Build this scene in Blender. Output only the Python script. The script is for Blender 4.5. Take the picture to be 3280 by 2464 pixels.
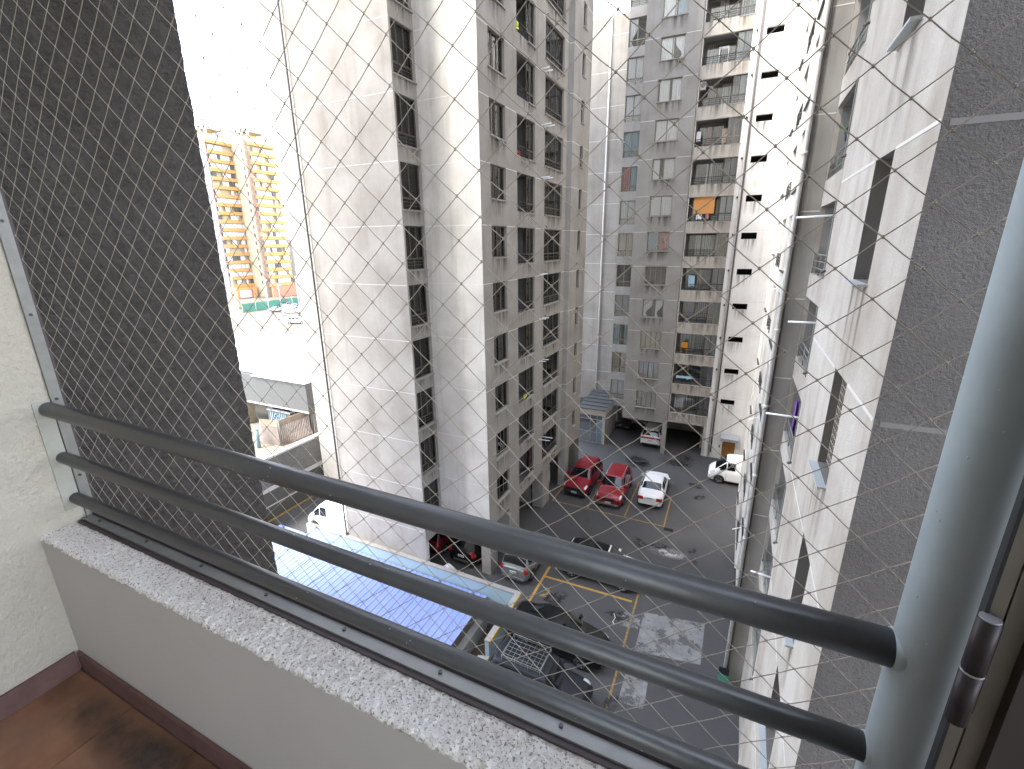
import bpy, bmesh, math, random
import numpy as np
from mathutils import Vector, Matrix, noise

for o in list(bpy.data.objects):
    bpy.data.objects.remove(o, do_unlink=True)
SC = bpy.context.scene
COL = SC.collection
R = math.radians
random.seed(7)

# ------------------------------------------------------------------ camera
EYE = 17.0
TILT, YAW, ROLL = 0.29088894, 0.44979305, -0.01053186
FPX = 1489.6
cd = bpy.data.cameras.new('camera')
cam = bpy.data.objects.new('camera', cd)
COL.objects.link(cam)
_F = Vector((-math.sin(YAW) * math.cos(TILT), math.cos(YAW) * math.cos(TILT), -math.sin(TILT)))
_Rt = Vector((math.cos(YAW), math.sin(YAW), 0))
_Up = _Rt.cross(_F)
_R2 = math.cos(ROLL) * _Rt + math.sin(ROLL) * _Up
_U2 = -math.sin(ROLL) * _Rt + math.cos(ROLL) * _Up
_M = Matrix((_R2, _U2, -_F)).transposed().to_4x4()
_M.translation = Vector((0, 0, EYE))
cam.matrix_world = _M
cd.sensor_fit = 'HORIZONTAL'
cd.sensor_width = 36.0
cd.lens = 36.0 * FPX / 3280.0
cd.clip_start = 0.02
cd.clip_end = 3000
SC.camera = cam

# ------------------------------------------------------------------ sky, sun, exposure
SUN_EL, SUN_AZ = 52.0, -38.0        # azimuth: degrees from -Y towards +X
W = bpy.data.worlds.new('World')
SC.world = W
W.use_nodes = True
nt = W.node_tree
nt.nodes.clear()
sky = nt.nodes.new('ShaderNodeTexSky')
sky.sky_type = 'NISHITA'
sky.sun_disc = False
sdir = Vector((math.sin(R(SUN_AZ)) * math.cos(R(SUN_EL)), -math.cos(R(SUN_AZ)) * math.cos(R(SUN_EL)), math.sin(R(SUN_EL))))
sky.sun_elevation = R(SUN_EL)
sky.sun_rotation = math.atan2(sdir.x, sdir.y)
sky.altitude = 500
sky.air_density = 0.75
sky.dust_density = 0.3
sky.ozone_density = 0.6
bg = nt.nodes.new('ShaderNodeBackground')
bg.inputs['Strength'].default_value = 0.15
wo = nt.nodes.new('ShaderNodeOutputWorld')
hs = nt.nodes.new('ShaderNodeHueSaturation')      # thin high haze: the whole sky paler
hs.inputs['Saturation'].default_value = 0.46
nt.links.new(sky.outputs[0], hs.inputs['Color'])
nt.links.new(hs.outputs[0], bg.inputs[0])
nt.links.new(bg.outputs[0], wo.inputs[0])
sl = bpy.data.lights.new('sun', 'SUN')
sl.energy = 0.9
sl.angle = R(14)
sl.color = (1.0, 0.95, 0.87)
sun = bpy.data.objects.new('sun', sl)
COL.objects.link(sun)
sun.rotation_euler = sdir.to_track_quat('Z', 'Y').to_euler()
SC.view_settings.view_transform = 'Standard'
SC.view_settings.look = 'None'
SC.view_settings.gamma = 1.0
SC.view_settings.use_curve_mapping = False
SC.cycles.max_bounces = 12
SC.cycles.diffuse_bounces = 8
SC.view_settings.exposure = 3.8

# ------------------------------------------------------------------ materials
MATS = {}


def _new(name):
    m = bpy.data.materials.new(name)
    m.use_nodes = True
    t = m.node_tree
    t.nodes.clear()
    out = t.nodes.new('ShaderNodeOutputMaterial')
    MATS[name] = m
    return m, t, out


def node(t, kind, **kw):
    n = t.nodes.new(kind)
    for k, v in kw.items():
        if k in n.inputs:
            n.inputs[k].default_value = v
        else:
            setattr(n, k, v)
    return n


def ramp(t, fac, stops):
    r = t.nodes.new('ShaderNodeValToRGB')
    el = r.color_ramp.elements
    while len(el) < len(stops):
        el.new(0.5)
    for e, (p, c) in zip(el, stops):
        e.position = p
        e.color = (c, c, c, 1) if isinstance(c, (int, float)) else (*c, 1)
    t.links.new(fac, r.inputs[0])
    return r.outputs[0]


def mixc(t, fac, a, b, mode='MIX'):
    m = t.nodes.new('ShaderNodeMix')
    m.data_type = 'RGBA'
    m.blend_type = mode
    for sock, v in ((m.inputs[0], fac), (m.inputs[6], a), (m.inputs[7], b)):
        if isinstance(v, (int, float)):
            sock.default_value = v
        elif isinstance(v, tuple):
            sock.default_value = (*v, 1)
        else:
            t.links.new(v, sock)
    return m.outputs[2]


def noise_n(t, scale, detail=4, rough=0.55, stretch=None, off=(0, 0, 0)):
    tc = t.nodes.new('ShaderNodeTexCoord')
    mp = t.nodes.new('ShaderNodeMapping')
    mp.inputs['Location'].default_value = off
    if stretch:
        mp.inputs['Scale'].default_value = stretch
    t.links.new(tc.outputs['Object'], mp.inputs[0])
    n = t.nodes.new('ShaderNodeTexNoise')
    n.inputs['Scale'].default_value = scale
    n.inputs['Detail'].default_value = detail
    n.inputs['Roughness'].default_value = rough
    t.links.new(mp.outputs[0], n.inputs['Vector'])
    return n.outputs[0]


def plain(name, col, rough=0.6, metal=0.0, var=0.0, vscale=6.0, bump=0.0, bscale=40.0, coat=0.0, spec=0.5):
    m, t, out = _new(name)
    b = t.nodes.new('ShaderNodeBsdfPrincipled')
    b.inputs['Roughness'].default_value = rough
    b.inputs['Metallic'].default_value = metal
    b.inputs['Coat Weight'].default_value = coat
    b.inputs['Specular IOR Level'].default_value = spec
    if var:
        f = noise_n(t, vscale, 5, 0.6)
        lo = tuple(c * (1 - var) for c in col)
        hi = tuple(min(1, c * (1 + var * 0.7)) for c in col)
        t.links.new(mixc(t, ramp(t, f, [(0.3, 0.0), (0.7, 1.0)]), lo, hi), b.inputs['Base Color'])
    else:
        b.inputs['Base Color'].default_value = (*col, 1)
    if bump:
        bp = t.nodes.new('ShaderNodeBump')
        bp.inputs['Strength'].default_value = bump
        bp.inputs['Distance'].default_value = 0.01
        t.links.new(noise_n(t, bscale, 3), bp.inputs['Height'])
        t.links.new(bp.outputs[0], b.inputs['Normal'])
    t.links.new(b.outputs[0], out.inputs[0])
    return m


def plaster(name, col, dirt, big=0.35, streak=0.4, bscale=60.0, bump=0.5, dist=0.01, speck=0.12, voron=0.0):
    """outdoor render: broad blotches, rain streaks running down, fine grain and relief"""
    m, t, out = _new(name)
    b = t.nodes.new('ShaderNodeBsdfPrincipled')
    b.inputs['Roughness'].default_value = 0.92
    b.inputs['Specular IOR Level'].default_value = 0.2
    f1 = ramp(t, noise_n(t, 0.55, 7, 0.62), [(0.38, 0.0), (0.68, 1.0)])
    f2 = ramp(t, noise_n(t, 1.3, 6, 0.6, (1.6, 1.6, 0.10), (3, 1, 0)), [(0.5, 0.0), (0.78, 1.0)])
    f3 = ramp(t, noise_n(t, bscale * 0.7, 3, 0.7), [(0.3, 0.0), (0.62, 1.0)])
    mm = node(t, 'ShaderNodeMath', operation='MULTIPLY'); t.links.new(f1, mm.inputs[0]); mm.inputs[1].default_value = big
    ms = node(t, 'ShaderNodeMath', operation='MULTIPLY'); t.links.new(f2, ms.inputs[0]); ms.inputs[1].default_value = streak
    ma = node(t, 'ShaderNodeMath', operation='ADD', use_clamp=True); t.links.new(mm.outputs[0], ma.inputs[0]); t.links.new(ms.outputs[0], ma.inputs[1])
    c = mixc(t, ma.outputs[0], col, dirt)
    dk = tuple(x * (1 - speck * 2.2) for x in col)
    mg = node(t, 'ShaderNodeMath', operation='MULTIPLY_ADD'); t.links.new(f3, mg.inputs[0]); mg.inputs[1].default_value = -speck * 1.6; mg.inputs[2].default_value = speck * 1.6
    c = mixc(t, mg.outputs[0], c, dk)
    t.links.new(c, b.inputs['Base Color'])
    bp = t.nodes.new('ShaderNodeBump')
    bp.inputs['Strength'].default_value = bump
    bp.inputs['Distance'].default_value = dist
    t.links.new(noise_n(t, bscale, 4, 0.65), bp.inputs['Height'])
    t.links.new(bp.outputs[0], b.inputs['Normal'])
    t.links.new(b.outputs[0], out.inputs[0])
    return m


def glassmat(name, tint=(0.75, 0.8, 0.8), base=0.06, dark=0.0):
    m, t, out = _new(name)
    tr = node(t, 'ShaderNodeBsdfTransparent'); tr.inputs[0].default_value = (*tint, 1)
    gl = node(t, 'ShaderNodeBsdfGlossy'); gl.inputs['Roughness'].default_value = 0.02
    fr = node(t, 'ShaderNodeFresnel'); fr.inputs[0].default_value = 1.5
    ad = node(t, 'ShaderNodeMath', operation='ADD', use_clamp=True); ad.inputs[1].default_value = base
    t.links.new(fr.outputs[0], ad.inputs[0])
    mx = t.nodes.new('ShaderNodeMixShader')
    t.links.new(ad.outputs[0], mx.inputs[0]); t.links.new(tr.outputs[0], mx.inputs[1]); t.links.new(gl.outputs[0], mx.inputs[2])
    t.links.new(mx.outputs[0], out.inputs[0])
    return m


def paint(name, col, rough=0.35, metal=0.0, coat=0.35):
    return plain(name, col, rough, metal, coat=coat, spec=0.35)


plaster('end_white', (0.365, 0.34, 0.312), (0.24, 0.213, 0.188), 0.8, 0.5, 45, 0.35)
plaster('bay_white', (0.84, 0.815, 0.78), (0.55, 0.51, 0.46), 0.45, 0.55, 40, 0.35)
plaster('white_render', (0.58, 0.545, 0.505), (0.40, 0.36, 0.32), 0.6, 0.3, 45, 0.35)
plaster('white_render_streaked', (0.46, 0.425, 0.38), (0.265, 0.225, 0.185), 0.85, 0.6, 55, 0.6, 0.012, 0.2)
plaster('white_render_stained', (0.62, 0.59, 0.545), (0.31, 0.28, 0.25), 0.5, 0.7, 60, 0.5, 0.01, 0.15)
plaster('grey_render', (0.305, 0.288, 0.265), (0.195, 0.177, 0.157), 0.6, 0.5, 45, 0.35)
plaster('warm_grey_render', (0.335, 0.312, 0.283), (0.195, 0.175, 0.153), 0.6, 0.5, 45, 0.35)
plaster('slot_reveal', (0.17, 0.16, 0.15), (0.12, 0.108, 0.098), 0.6, 0.3, 45, 0.5)
plaster('pale_grey_render', (0.34, 0.33, 0.31), (0.21, 0.19, 0.17), 0.6, 0.6, 45, 0.35)
plaster('beam_render', (0.52, 0.48, 0.42), (0.27, 0.235, 0.20), 0.45, 0.75, 45, 0.35)
plaster('dark_render', (0.112, 0.103, 0.096), (0.076, 0.067, 0.060), 0.9, 0.35, 42, 1.0, 0.06, 0.24)
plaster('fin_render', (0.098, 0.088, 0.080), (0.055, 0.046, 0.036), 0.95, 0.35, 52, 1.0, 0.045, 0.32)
plaster('cream_render', (0.56, 0.51, 0.425), (0.42, 0.375, 0.30), 0.55, 0.1, 55, 1.0, 0.015, 0.10)
plaster('parapet_face', (0.52, 0.50, 0.47), (0.42, 0.395, 0.365), 0.5, 0.1, 18, 0.25, 0.004, 0.06)
plaster('ceiling_render', (0.82, 0.80, 0.77), (0.74, 0.72, 0.69), 0.3, 0.0, 60, 0.4)
plaster('concrete', (0.36, 0.34, 0.31), (0.20, 0.185, 0.165), 0.6, 0.3, 25, 0.5)
plaster('pale_blue_wall', (0.36, 0.47, 0.53), (0.30, 0.38, 0.42), 0.4, 0.5, 30, 0.2)
plaster('brown_wall', (0.17, 0.135, 0.105), (0.10, 0.08, 0.062), 0.6, 0.3, 20, 0.6)
plaster('dirt', (0.10, 0.072, 0.056), (0.045, 0.032, 0.026), 0.8, 0.0, 9, 1.0, 0.08, 0.3)
plaster('far_ground', (0.17, 0.14, 0.105), (0.11, 0.09, 0.07), 0.6, 0.0, 3, 0.3)
plaster('yard_ground', (0.19, 0.175, 0.145), (0.13, 0.115, 0.095), 0.6, 0.0, 8, 0.3)
plaster('rough_wall', (0.17, 0.167, 0.158), (0.11, 0.107, 0.10), 0.6, 0.2, 5, 1.0, 0.10, 0.2)
plain('joint_paint', (0.62, 0.60, 0.57), 0.9)
plain('joint_soft', (0.50, 0.475, 0.44), 0.9)
plain('joint_dark', (0.082, 0.075, 0.070), 0.9)
plain('bronze', (0.095, 0.085, 0.072), 0.45, 0.4)
plain('brass', (0.24, 0.205, 0.14), 0.5, 0.3, 0.15)
plain('dark_metal', (0.035, 0.036, 0.036), 0.5, 0.4)
plain('green_metal', (0.20, 0.21, 0.19), 0.5, 0.3)
plain('sill_metal', (0.42, 0.45, 0.46), 0.45, 0.4)
plain('interior', (0.15, 0.142, 0.135), 0.9)
plain('balcony_back', (0.21, 0.205, 0.20), 0.9, 0, 0.2, 2)
plain('void', (0.012, 0.012, 0.012), 1.0)
glassmat('window_glass', (0.9, 0.92, 0.92), 0.11)
glassmat('clear_glass', (0.97, 0.98, 0.98), 0.04)
for nm, c in dict(curtain_white=(0.88, 0.87, 0.85), curtain_cream=(0.74, 0.69, 0.58), curtain_grey=(0.52, 0.53, 0.54), curtain_slate=(0.32, 0.335, 0.35), curtain_pink=(0.55, 0.27, 0.27), curtain_blue=(0.42, 0.52, 0.58), curtain_red=(0.42, 0.08, 0.06), curtain_purple=(0.27, 0.16, 0.36), curtain_green=(0.05, 0.30, 0.20), curtain_lilac=(0.55, 0.53, 0.62), curtain_taupe=(0.46, 0.40, 0.33)).items():
    plain(nm, c, 0.95)
plain('pipe_white', (0.62, 0.60, 0.57), 0.6, 0, 0.15)
plain('pipe_dark', (0.10, 0.085, 0.075), 0.6)
plain('white_tube', (0.85, 0.86, 0.88), 0.35)
plain('rail_paint', (0.075, 0.074, 0.073), 0.36, 0.1, 0.10, 14, 0.10, 30)
plain('post_paint', (0.37, 0.43, 0.45), 0.6, 0.0, 0.10, 9, 0.06, 20)
plain('track_alu', (0.22, 0.215, 0.20), 0.5, 0.4, 0.15, 20)
plain('track_dark', (0.05, 0.035, 0.035), 0.6)
plain('screw', (0.06, 0.06, 0.06), 0.5, 0.6)
plain('net_cord', (0.36, 0.315, 0.25), 0.7)
plain('frame_brown', (0.17, 0.145, 0.115), 0.45, 0.3)
plain('frame_dark', (0.045, 0.035, 0.03), 0.5, 0.2)
plain('rubber', (0.012, 0.012, 0.014), 0.7)
plain('hinge_brown', (0.028, 0.02, 0.021), 0.5, 0.3)
plain('hinge_cap', (0.34, 0.33, 0.34), 0.4, 0.5)
plain('mount_patch', (0.40, 0.39, 0.34), 0.6, 0, 0.15, 10)
plain('yellow_line', (0.30, 0.185, 0.055), 0.8, 0, 0.5, 7)
plain('yellow_fresh', (0.46, 0.26, 0.05), 0.8, 0, 0.25, 6)
plain('yellow_paint', (0.65, 0.42, 0.03), 0.7, 0, 0.2, 3)
plain('blue_roof', (0.245, 0.31, 0.55), 0.45, 0.0, 0.06, 0.6)
plain('blue_roof_seam', (0.12, 0.17, 0.36), 0.5)
plain('white_roof', (0.85, 0.85, 0.84), 0.6, 0, 0.05, 0.5)
plain('fascia_grey', (0.075, 0.074, 0.069), 0.7)
plain('orange_slab', (0.46, 0.225, 0.07), 0.8)
plain('orange_red', (0.50, 0.17, 0.10), 0.8)
plain('orange_wall', (0.60, 0.26, 0.10), 0.8)
plain('far_beige', (0.40, 0.335, 0.23), 0.85)
plain('far_grey', (0.19, 0.185, 0.18), 0.85)
plain('far_window', (0.45, 0.45, 0.44), 0.3)
plain('far_white', (0.45, 0.435, 0.42), 0.6)
plain('far_dark', (0.06, 0.06, 0.06), 0.6)
plain('door_orange', (0.33, 0.15, 0.035), 0.55, 0, 0.1, 3)
plain('hood_metal', (0.42, 0.43, 0.44), 0.4, 0.4)
plain('slate_sheet', (0.085, 0.088, 0.088), 0.55, 0.2, 0.15, 1)
plain('tyre', (0.02, 0.02, 0.02), 0.85)
plain('rim', (0.42, 0.43, 0.44), 0.35, 0.8)
plain('trim_black', (0.018, 0.018, 0.019), 0.55)
plain('lamp_clear', (0.72, 0.74, 0.78), 0.12, 0.3, coat=1.0)
plain('lamp_red', (0.36, 0.015, 0.02), 0.2, coat=1.0)
plain('plate', (0.74, 0.74, 0.72), 0.5)
plain('plate_ink', (0.05, 0.05, 0.06), 0.7)
plain('car_glass', (0.006, 0.008, 0.009), 0.06, 0, coat=0.0, spec=0.45)
plain('chrome', (0.6, 0.6, 0.6), 0.2, 0.9)
paint('paint_red', (0.24, 0.006, 0.018), 0.3, 0.1)
paint('paint_red2', (0.27, 0.012, 0.02), 0.32, 0.1)
paint('paint_white', (0.80, 0.80, 0.79), 0.35)
paint('paint_silver', (0.25, 0.265, 0.265), 0.32, 0.5)
paint('paint_black', (0.006, 0.006, 0.007), 0.3, 0, 0.12)
paint('paint_navy', (0.010, 0.011, 0.016), 0.5, 0, 0.05)
paint('paint_darkgreen', (0.005, 0.006, 0.006), 0.35, 0, 0.08)
paint('paint_maroon', (0.12, 0.01, 0.015), 0.3)
plain('shade_orange', (0.66, 0.30, 0.09), 0.8)
plain('cloth_white', (0.8, 0.8, 0.8), 0.9)
plain('cloth_sky', (0.42, 0.62, 0.75), 0.9)
plain('cloth_dark', (0.03, 0.03, 0.05), 0.9)
plain('cloth_tan', (0.62, 0.50, 0.40), 0.9)
plain('cloth_purple', (0.20, 0.06, 0.42), 0.9)
plain('cloth_yellow', (0.65, 0.70, 0.05), 0.8)
plain('cloth_red', (0.5, 0.06, 0.05), 0.9)
plain('chair_yellow', (0.75, 0.36, 0.03), 0.5)
plain('leaf', (0.06, 0.14, 0.03), 0.7)
plain('far_green', (0.05, 0.16, 0.11), 0.8, 0, 0.3, 0.3)
plain('bag_black', (0.02, 0.02, 0.022), 0.3, bump=0.6, bscale=10)
plain('bin_green', (0.03, 0.14, 0.09), 0.5)
plain('rust_sheet', (0.26, 0.20, 0.145), 0.8, 0.1, 0.35, 3)
plain('slat_rust', (0.30, 0.25, 0.22), 0.7, 0.2, 0.2, 4)
plain('steel_blue', (0.20, 0.29, 0.33), 0.5, 0.3)
plain('skirting', (0.15, 0.08, 0.07), 0.6, 0, 0.25, 12)
plain('sky_blue_panel', (0.18, 0.26, 0.32), 0.4)
plain('plastic_film', (0.55, 0.56, 0.56), 0.25, coat=0.5)


def asphalt():
    m, t, out = _new('asphalt')
    b = t.nodes.new('ShaderNodeBsdfPrincipled')
    b.inputs['Roughness'].default_value = 0.8
    f1 = ramp(t, noise_n(t, 0.35, 7, 0.65), [(0.35, 0), (0.7, 1)])
    c = mixc(t, f1, (0.050, 0.0485, 0.049), (0.070, 0.0675, 0.0675))
    f2 = ramp(t, noise_n(t, 1.1, 8, 0.7, None, (5, 2, 0)), [(0.60, 0), (0.72, 1)])
    c = mixc(t, f2, c, (0.036, 0.0345, 0.0345))
    f3 = ramp(t, noise_n(t, 30, 3, 0.7), [(0.35, 0), (0.7, 1)])
    c = mixc(t, 0.25, c, mixc(t, f3, (0.05, 0.05, 0.05), (0.14, 0.135, 0.13)))
    t.links.new(c, b.inputs['Base Color'])
    bp = t.nodes.new('ShaderNodeBump'); bp.inputs['Strength'].default_value = 0.3; bp.inputs['Distance'].default_value = 0.01
    t.links.new(noise_n(t, 40, 4), bp.inputs['Height']); t.links.new(bp.outputs[0], b.inputs['Normal'])
    t.links.new(b.outputs[0], out.inputs[0])


asphalt()


def blotch(name, col, scale, lo, hi, rough=0.85, edge=(3.0, 0.6)):
    """a stain on the ground: irregular, partly showing what lies below"""
    m, t, out = _new(name)
    b = t.nodes.new('ShaderNodeBsdfPrincipled'); b.inputs['Roughness'].default_value = rough
    c = mixc(t, noise_n(t, scale * 2, 5), tuple(x * 0.7 for x in col), col)
    t.links.new(c, b.inputs['Base Color'])
    tc = t.nodes.new('ShaderNodeTexCoord')
    sub = node(t, 'ShaderNodeVectorMath', operation='LENGTH')
    mp = t.nodes.new('ShaderNodeMapping'); mp.inputs['Location'].default_value = (-1, -1, 0); mp.inputs['Scale'].default_value = (2, 2, 0)
    t.links.new(tc.outputs['Generated'], mp.inputs[0]); t.links.new(mp.outputs[0], sub.inputs[0])
    fall = ramp(t, sub.outputs['Value'], [(edge[1] * 0.5, 1), (min(1.0, edge[1] + 0.4), 0)])
    n = ramp(t, noise_n(t, scale, 6, 0.65), [(lo, 0), (hi, 1)])
    mu = node(t, 'ShaderNodeMath', operation='MULTIPLY'); t.links.new(fall, mu.inputs[0]); t.links.new(n, mu.inputs[1])
    tr = t.nodes.new('ShaderNodeBsdfTransparent')
    mx = t.nodes.new('ShaderNodeMixShader')
    t.links.new(mu.outputs[0], mx.inputs[0]); t.links.new(tr.outputs[0], mx.inputs[1]); t.links.new(b.outputs[0], mx.inputs[2])
    t.links.new(mx.outputs[0], out.inputs[0])


def palepatch(name):
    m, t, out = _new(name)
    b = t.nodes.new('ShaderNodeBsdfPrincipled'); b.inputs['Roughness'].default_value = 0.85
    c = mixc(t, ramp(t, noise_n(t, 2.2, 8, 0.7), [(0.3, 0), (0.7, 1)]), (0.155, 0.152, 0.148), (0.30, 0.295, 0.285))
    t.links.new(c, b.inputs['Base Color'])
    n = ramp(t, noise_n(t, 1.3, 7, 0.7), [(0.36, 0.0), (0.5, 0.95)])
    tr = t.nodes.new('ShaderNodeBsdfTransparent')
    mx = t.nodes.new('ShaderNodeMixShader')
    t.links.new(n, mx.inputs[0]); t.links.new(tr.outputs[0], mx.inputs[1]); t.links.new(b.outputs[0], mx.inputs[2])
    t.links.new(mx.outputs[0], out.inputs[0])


def drip_mat():
    m, t, out = _new('rain_stain')
    b = t.nodes.new('ShaderNodeBsdfPrincipled'); b.inputs['Roughness'].default_value = 0.95
    b.inputs['Base Color'].default_value = (0.085, 0.068, 0.052, 1)
    ge = t.nodes.new('ShaderNodeNewGeometry')
    mp = t.nodes.new('ShaderNodeMapping'); mp.inputs['Scale'].default_value = (5, 5, 0.3)
    t.links.new(ge.outputs['Position'], mp.inputs[0])
    n = t.nodes.new('ShaderNodeTexNoise'); n.inputs['Scale'].default_value = 1.0; n.inputs['Detail'].default_value = 5
    t.links.new(mp.outputs[0], n.inputs['Vector'])
    f = ramp(t, n.outputs[0], [(0.42, 0.0), (0.75, 0.42)])
    tc = t.nodes.new('ShaderNodeTexCoord'); sx = t.nodes.new('ShaderNodeSeparateXYZ'); t.links.new(tc.outputs['Generated'], sx.inputs[0])
    fz_ = ramp(t, sx.outputs[2], [(0.0, 0.0), (1.0, 1.0)])
    fx_ = ramp(t, sx.outputs[0], [(0.0, 0.0), (0.2, 1.0), (0.8, 1.0), (1.0, 0.0)])
    m1 = node(t, 'ShaderNodeMath', operation='MULTIPLY'); t.links.new(f, m1.inputs[0]); t.links.new(fz_, m1.inputs[1])
    m2 = node(t, 'ShaderNodeMath', operation='MULTIPLY'); t.links.new(m1.outputs[0], m2.inputs[0]); t.links.new(fx_, m2.inputs[1])
    tr = t.nodes.new('ShaderNodeBsdfTransparent'); mx = t.nodes.new('ShaderNodeMixShader')
    t.links.new(m2.outputs[0], mx.inputs[0]); t.links.new(tr.outputs[0], mx.inputs[1]); t.links.new(b.outputs[0], mx.inputs[2])
    t.links.new(mx.outputs[0], out.inputs[0])


drip_mat()
blotch('oil_stain', (0.012, 0.012, 0.013), 1.6, 0.42, 0.52, 0.35, (3, 0.62))
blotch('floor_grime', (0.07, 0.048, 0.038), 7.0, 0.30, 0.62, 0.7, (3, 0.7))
blotch('pale_spot', (0.42, 0.41, 0.40), 2.2, 0.40, 0.55, 0.85, (3, 0.60))
blotch('crack_stain', (0.016, 0.016, 0.016), 3.5, 0.46, 0.52, 0.6, (3, 0.65))
palepatch('pale_mottle')


def tile_mat():
    m, t, out = _new('floor_tile')
    b = t.nodes.new('ShaderNodeBsdfPrincipled'); b.inputs['Roughness'].default_value = 0.55
    f = ramp(t, noise_n(t, 9, 6, 0.65), [(0.3, 0), (0.7, 1)])
    c = mixc(t, f, (0.21, 0.093, 0.048), (0.29, 0.14, 0.073))
    g = ramp(t, noise_n(t, 3.2, 6, 0.7, None, (1, 4, 0)), [(0.5, 0), (0.75, 1)])
    c = mixc(t, g, c, (0.19, 0.115, 0.08))
    t.links.new(c, b.inputs['Base Color'])
    t.links.new(b.outputs[0], out.inputs[0])


tile_mat()


def parapet_top_mat():
    m, t, out = _new('parapet_top')
    b = t.nodes.new('ShaderNodeBsdfPrincipled'); b.inputs['Roughness'].default_value = 0.95
    f = ramp(t, noise_n(t, 170, 3, 0.65), [(0.36, 0), (0.46, 1)])
    g = ramp(t, noise_n(t, 8, 4, 0.6), [(0.35, 0), (0.7, 1)])
    base = mixc(t, g, (0.80, 0.75, 0.69), (0.92, 0.88, 0.83))
    c = mixc(t, f, (0.27, 0.235, 0.21), base)
    t.links.new(c, b.inputs['Base Color'])
    bp = t.nodes.new('ShaderNodeBump'); bp.inputs['Strength'].default_value = 0.9; bp.inputs['Distance'].default_value = 0.006
    t.links.new(noise_n(t, 130, 4, 0.65), bp.inputs['Height']); t.links.new(bp.outputs[0], b.inputs['Normal'])
    t.links.new(b.outputs[0], out.inputs[0])


parapet_top_mat()

# ------------------------------------------------------------------ mesh helpers


class MB:
    """collects faces; build() links them as ONE mesh object"""

    def __init__(self):
        self.v, self.f, self.s = [], [], []

    def quad(self, a, b, c, d, smooth=False):
        n = len(self.v)
        self.v += [tuple(a), tuple(b), tuple(c), tuple(d)]
        self.f.append((n, n + 1, n + 2, n + 3)); self.s.append(smooth)

    def poly(self, pts):
        n = len(self.v); self.v += [tuple(p) for p in pts]
        self.f.append(tuple(range(n, n + len(pts)))); self.s.append(False)

    def box(self, x0, x1, y0, y1, z0, z1):
        n = len(self.v)
        self.v += [(x0, y0, z0), (x1, y0, z0), (x1, y1, z0), (x0, y1, z0), (x0, y0, z1), (x1, y0, z1), (x1, y1, z1), (x0, y1, z1)]
        for q in ((3, 2, 1, 0), (4, 5, 6, 7), (0, 1, 5, 4), (1, 2, 6, 5), (2, 3, 7, 6), (3, 0, 4, 7)):
            self.f.append(tuple(n + i for i in q)); self.s.append(False)
        return self

    def prism(self, pts, z0, z1):
        """pts: 2D polygon counter-clockwise"""
        k = len(pts); n = len(self.v)
        self.v += [(p[0], p[1], z0) for p in pts] + [(p[0], p[1], z1) for p in pts]
        self.f.append(tuple(n + i for i in reversed(range(k)))); self.s.append(False)
        self.f.append(tuple(n + k + i for i in range(k))); self.s.append(False)
        for i in range(k):
            j = (i + 1) % k
            self.f.append((n + i, n + j, n + k + j, n + k + i)); self.s.append(False)
        return self

    def tube(self, a, b, r, seg=8, cap=True, r2=None):
        a, b = Vector(a), Vector(b); d = (b - a).normalized()
        h = Vector((0, 0, 1)) if abs(d.z) < 0.9 else Vector((1, 0, 0))
        u = d.cross(h).normalized(); w = d.cross(u)
        n = len(self.v); r2 = r if r2 is None else r2
        for p, rr in ((a, r), (b, r2)):
            for i in range(seg):
                t = 2 * math.pi * i / seg
                self.v.append(tuple(p + (u * math.cos(t) + w * math.sin(t)) * rr))
        for i in range(seg):
            j = (i + 1) % seg
            self.f.append((n + i, n + seg + i, n + seg + j, n + j)); self.s.append(True)
        if cap:
            self.f.append(tuple(n + i for i in range(seg))); self.s.append(False)
            self.f.append(tuple(n + seg + i for i in reversed(range(seg)))); self.s.append(False)
        return self

    def path(self, pts, r, seg=8):
        for a, b in zip(pts[:-1], pts[1:]):
            self.tube(a, b, r, seg)
        return self

    def grid(self, rows, smooth=True):
        n = len(self.v); w = len(rows[0])
        for r in rows:
            self.v += [tuple(p) for p in r]
        for i in range(len(rows) - 1):
            for j in range(w - 1):
                a = n + i * w + j
                self.f.append((a, a + 1, a + w + 1, a + w)); self.s.append(smooth)
        return self

    def mesh(self, name, mat):
        me = bpy.data.meshes.new(name)
        me.from_pydata(self.v, [], self.f)
        me.polygons.foreach_set('use_smooth', self.s)
        me.materials.append(MATS[mat])
        me.update()
        return me

    def build(self, name, mat, parent=None, loc=None):
        return link(name, self.mesh(name, mat), parent, loc)


def link(name, me, parent=None, loc=None, rz=None):
    o = bpy.data.objects.new(name, me)
    COL.objects.link(o)
    if parent is not None:
        o.parent = parent
        if loc is None and parent.get('_w'):        # mesh given in world coordinates, parent sits unrotated at its base
            o.location = -parent.location
    if loc is not None:
        o.location = loc
    if rz is not None:
        o.rotation_euler = (0, 0, rz)
    return o


def thing(name, label, cat, loc=(0, 0, 0), rz=0, group=None, world=False):
    o = bpy.data.objects.new(name, None)
    o.empty_display_size = 0.2
    COL.objects.link(o)
    o.location = loc; o.rotation_euler = (0, 0, rz)
    o['label'] = label; o['category'] = cat
    if group:
        o['group'] = group
    if world:
        o['_w'] = 1
    return o


def tag(o, label, cat, group=None, kind=None):
    if label:
        o['label'] = label
    if cat:
        o['category'] = cat
    if group:
        o['group'] = group
    if kind:
        o['kind'] = kind
    return o


def copytree(o, parent=None):
    c = o.copy(); COL.objects.link(c); c.parent = parent
    for ch in list(o.children):
        copytree(ch, c)
    return c


FL0, FLH, NFL = 3.0, 2.516, 13
TOP = 42.0


def fz(f):
    return FL0 + FLH * f

# ------------------------------------------------------------------ the setting: ground, roads


def structure(o):
    o['kind'] = 'structure'
    return o


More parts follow.
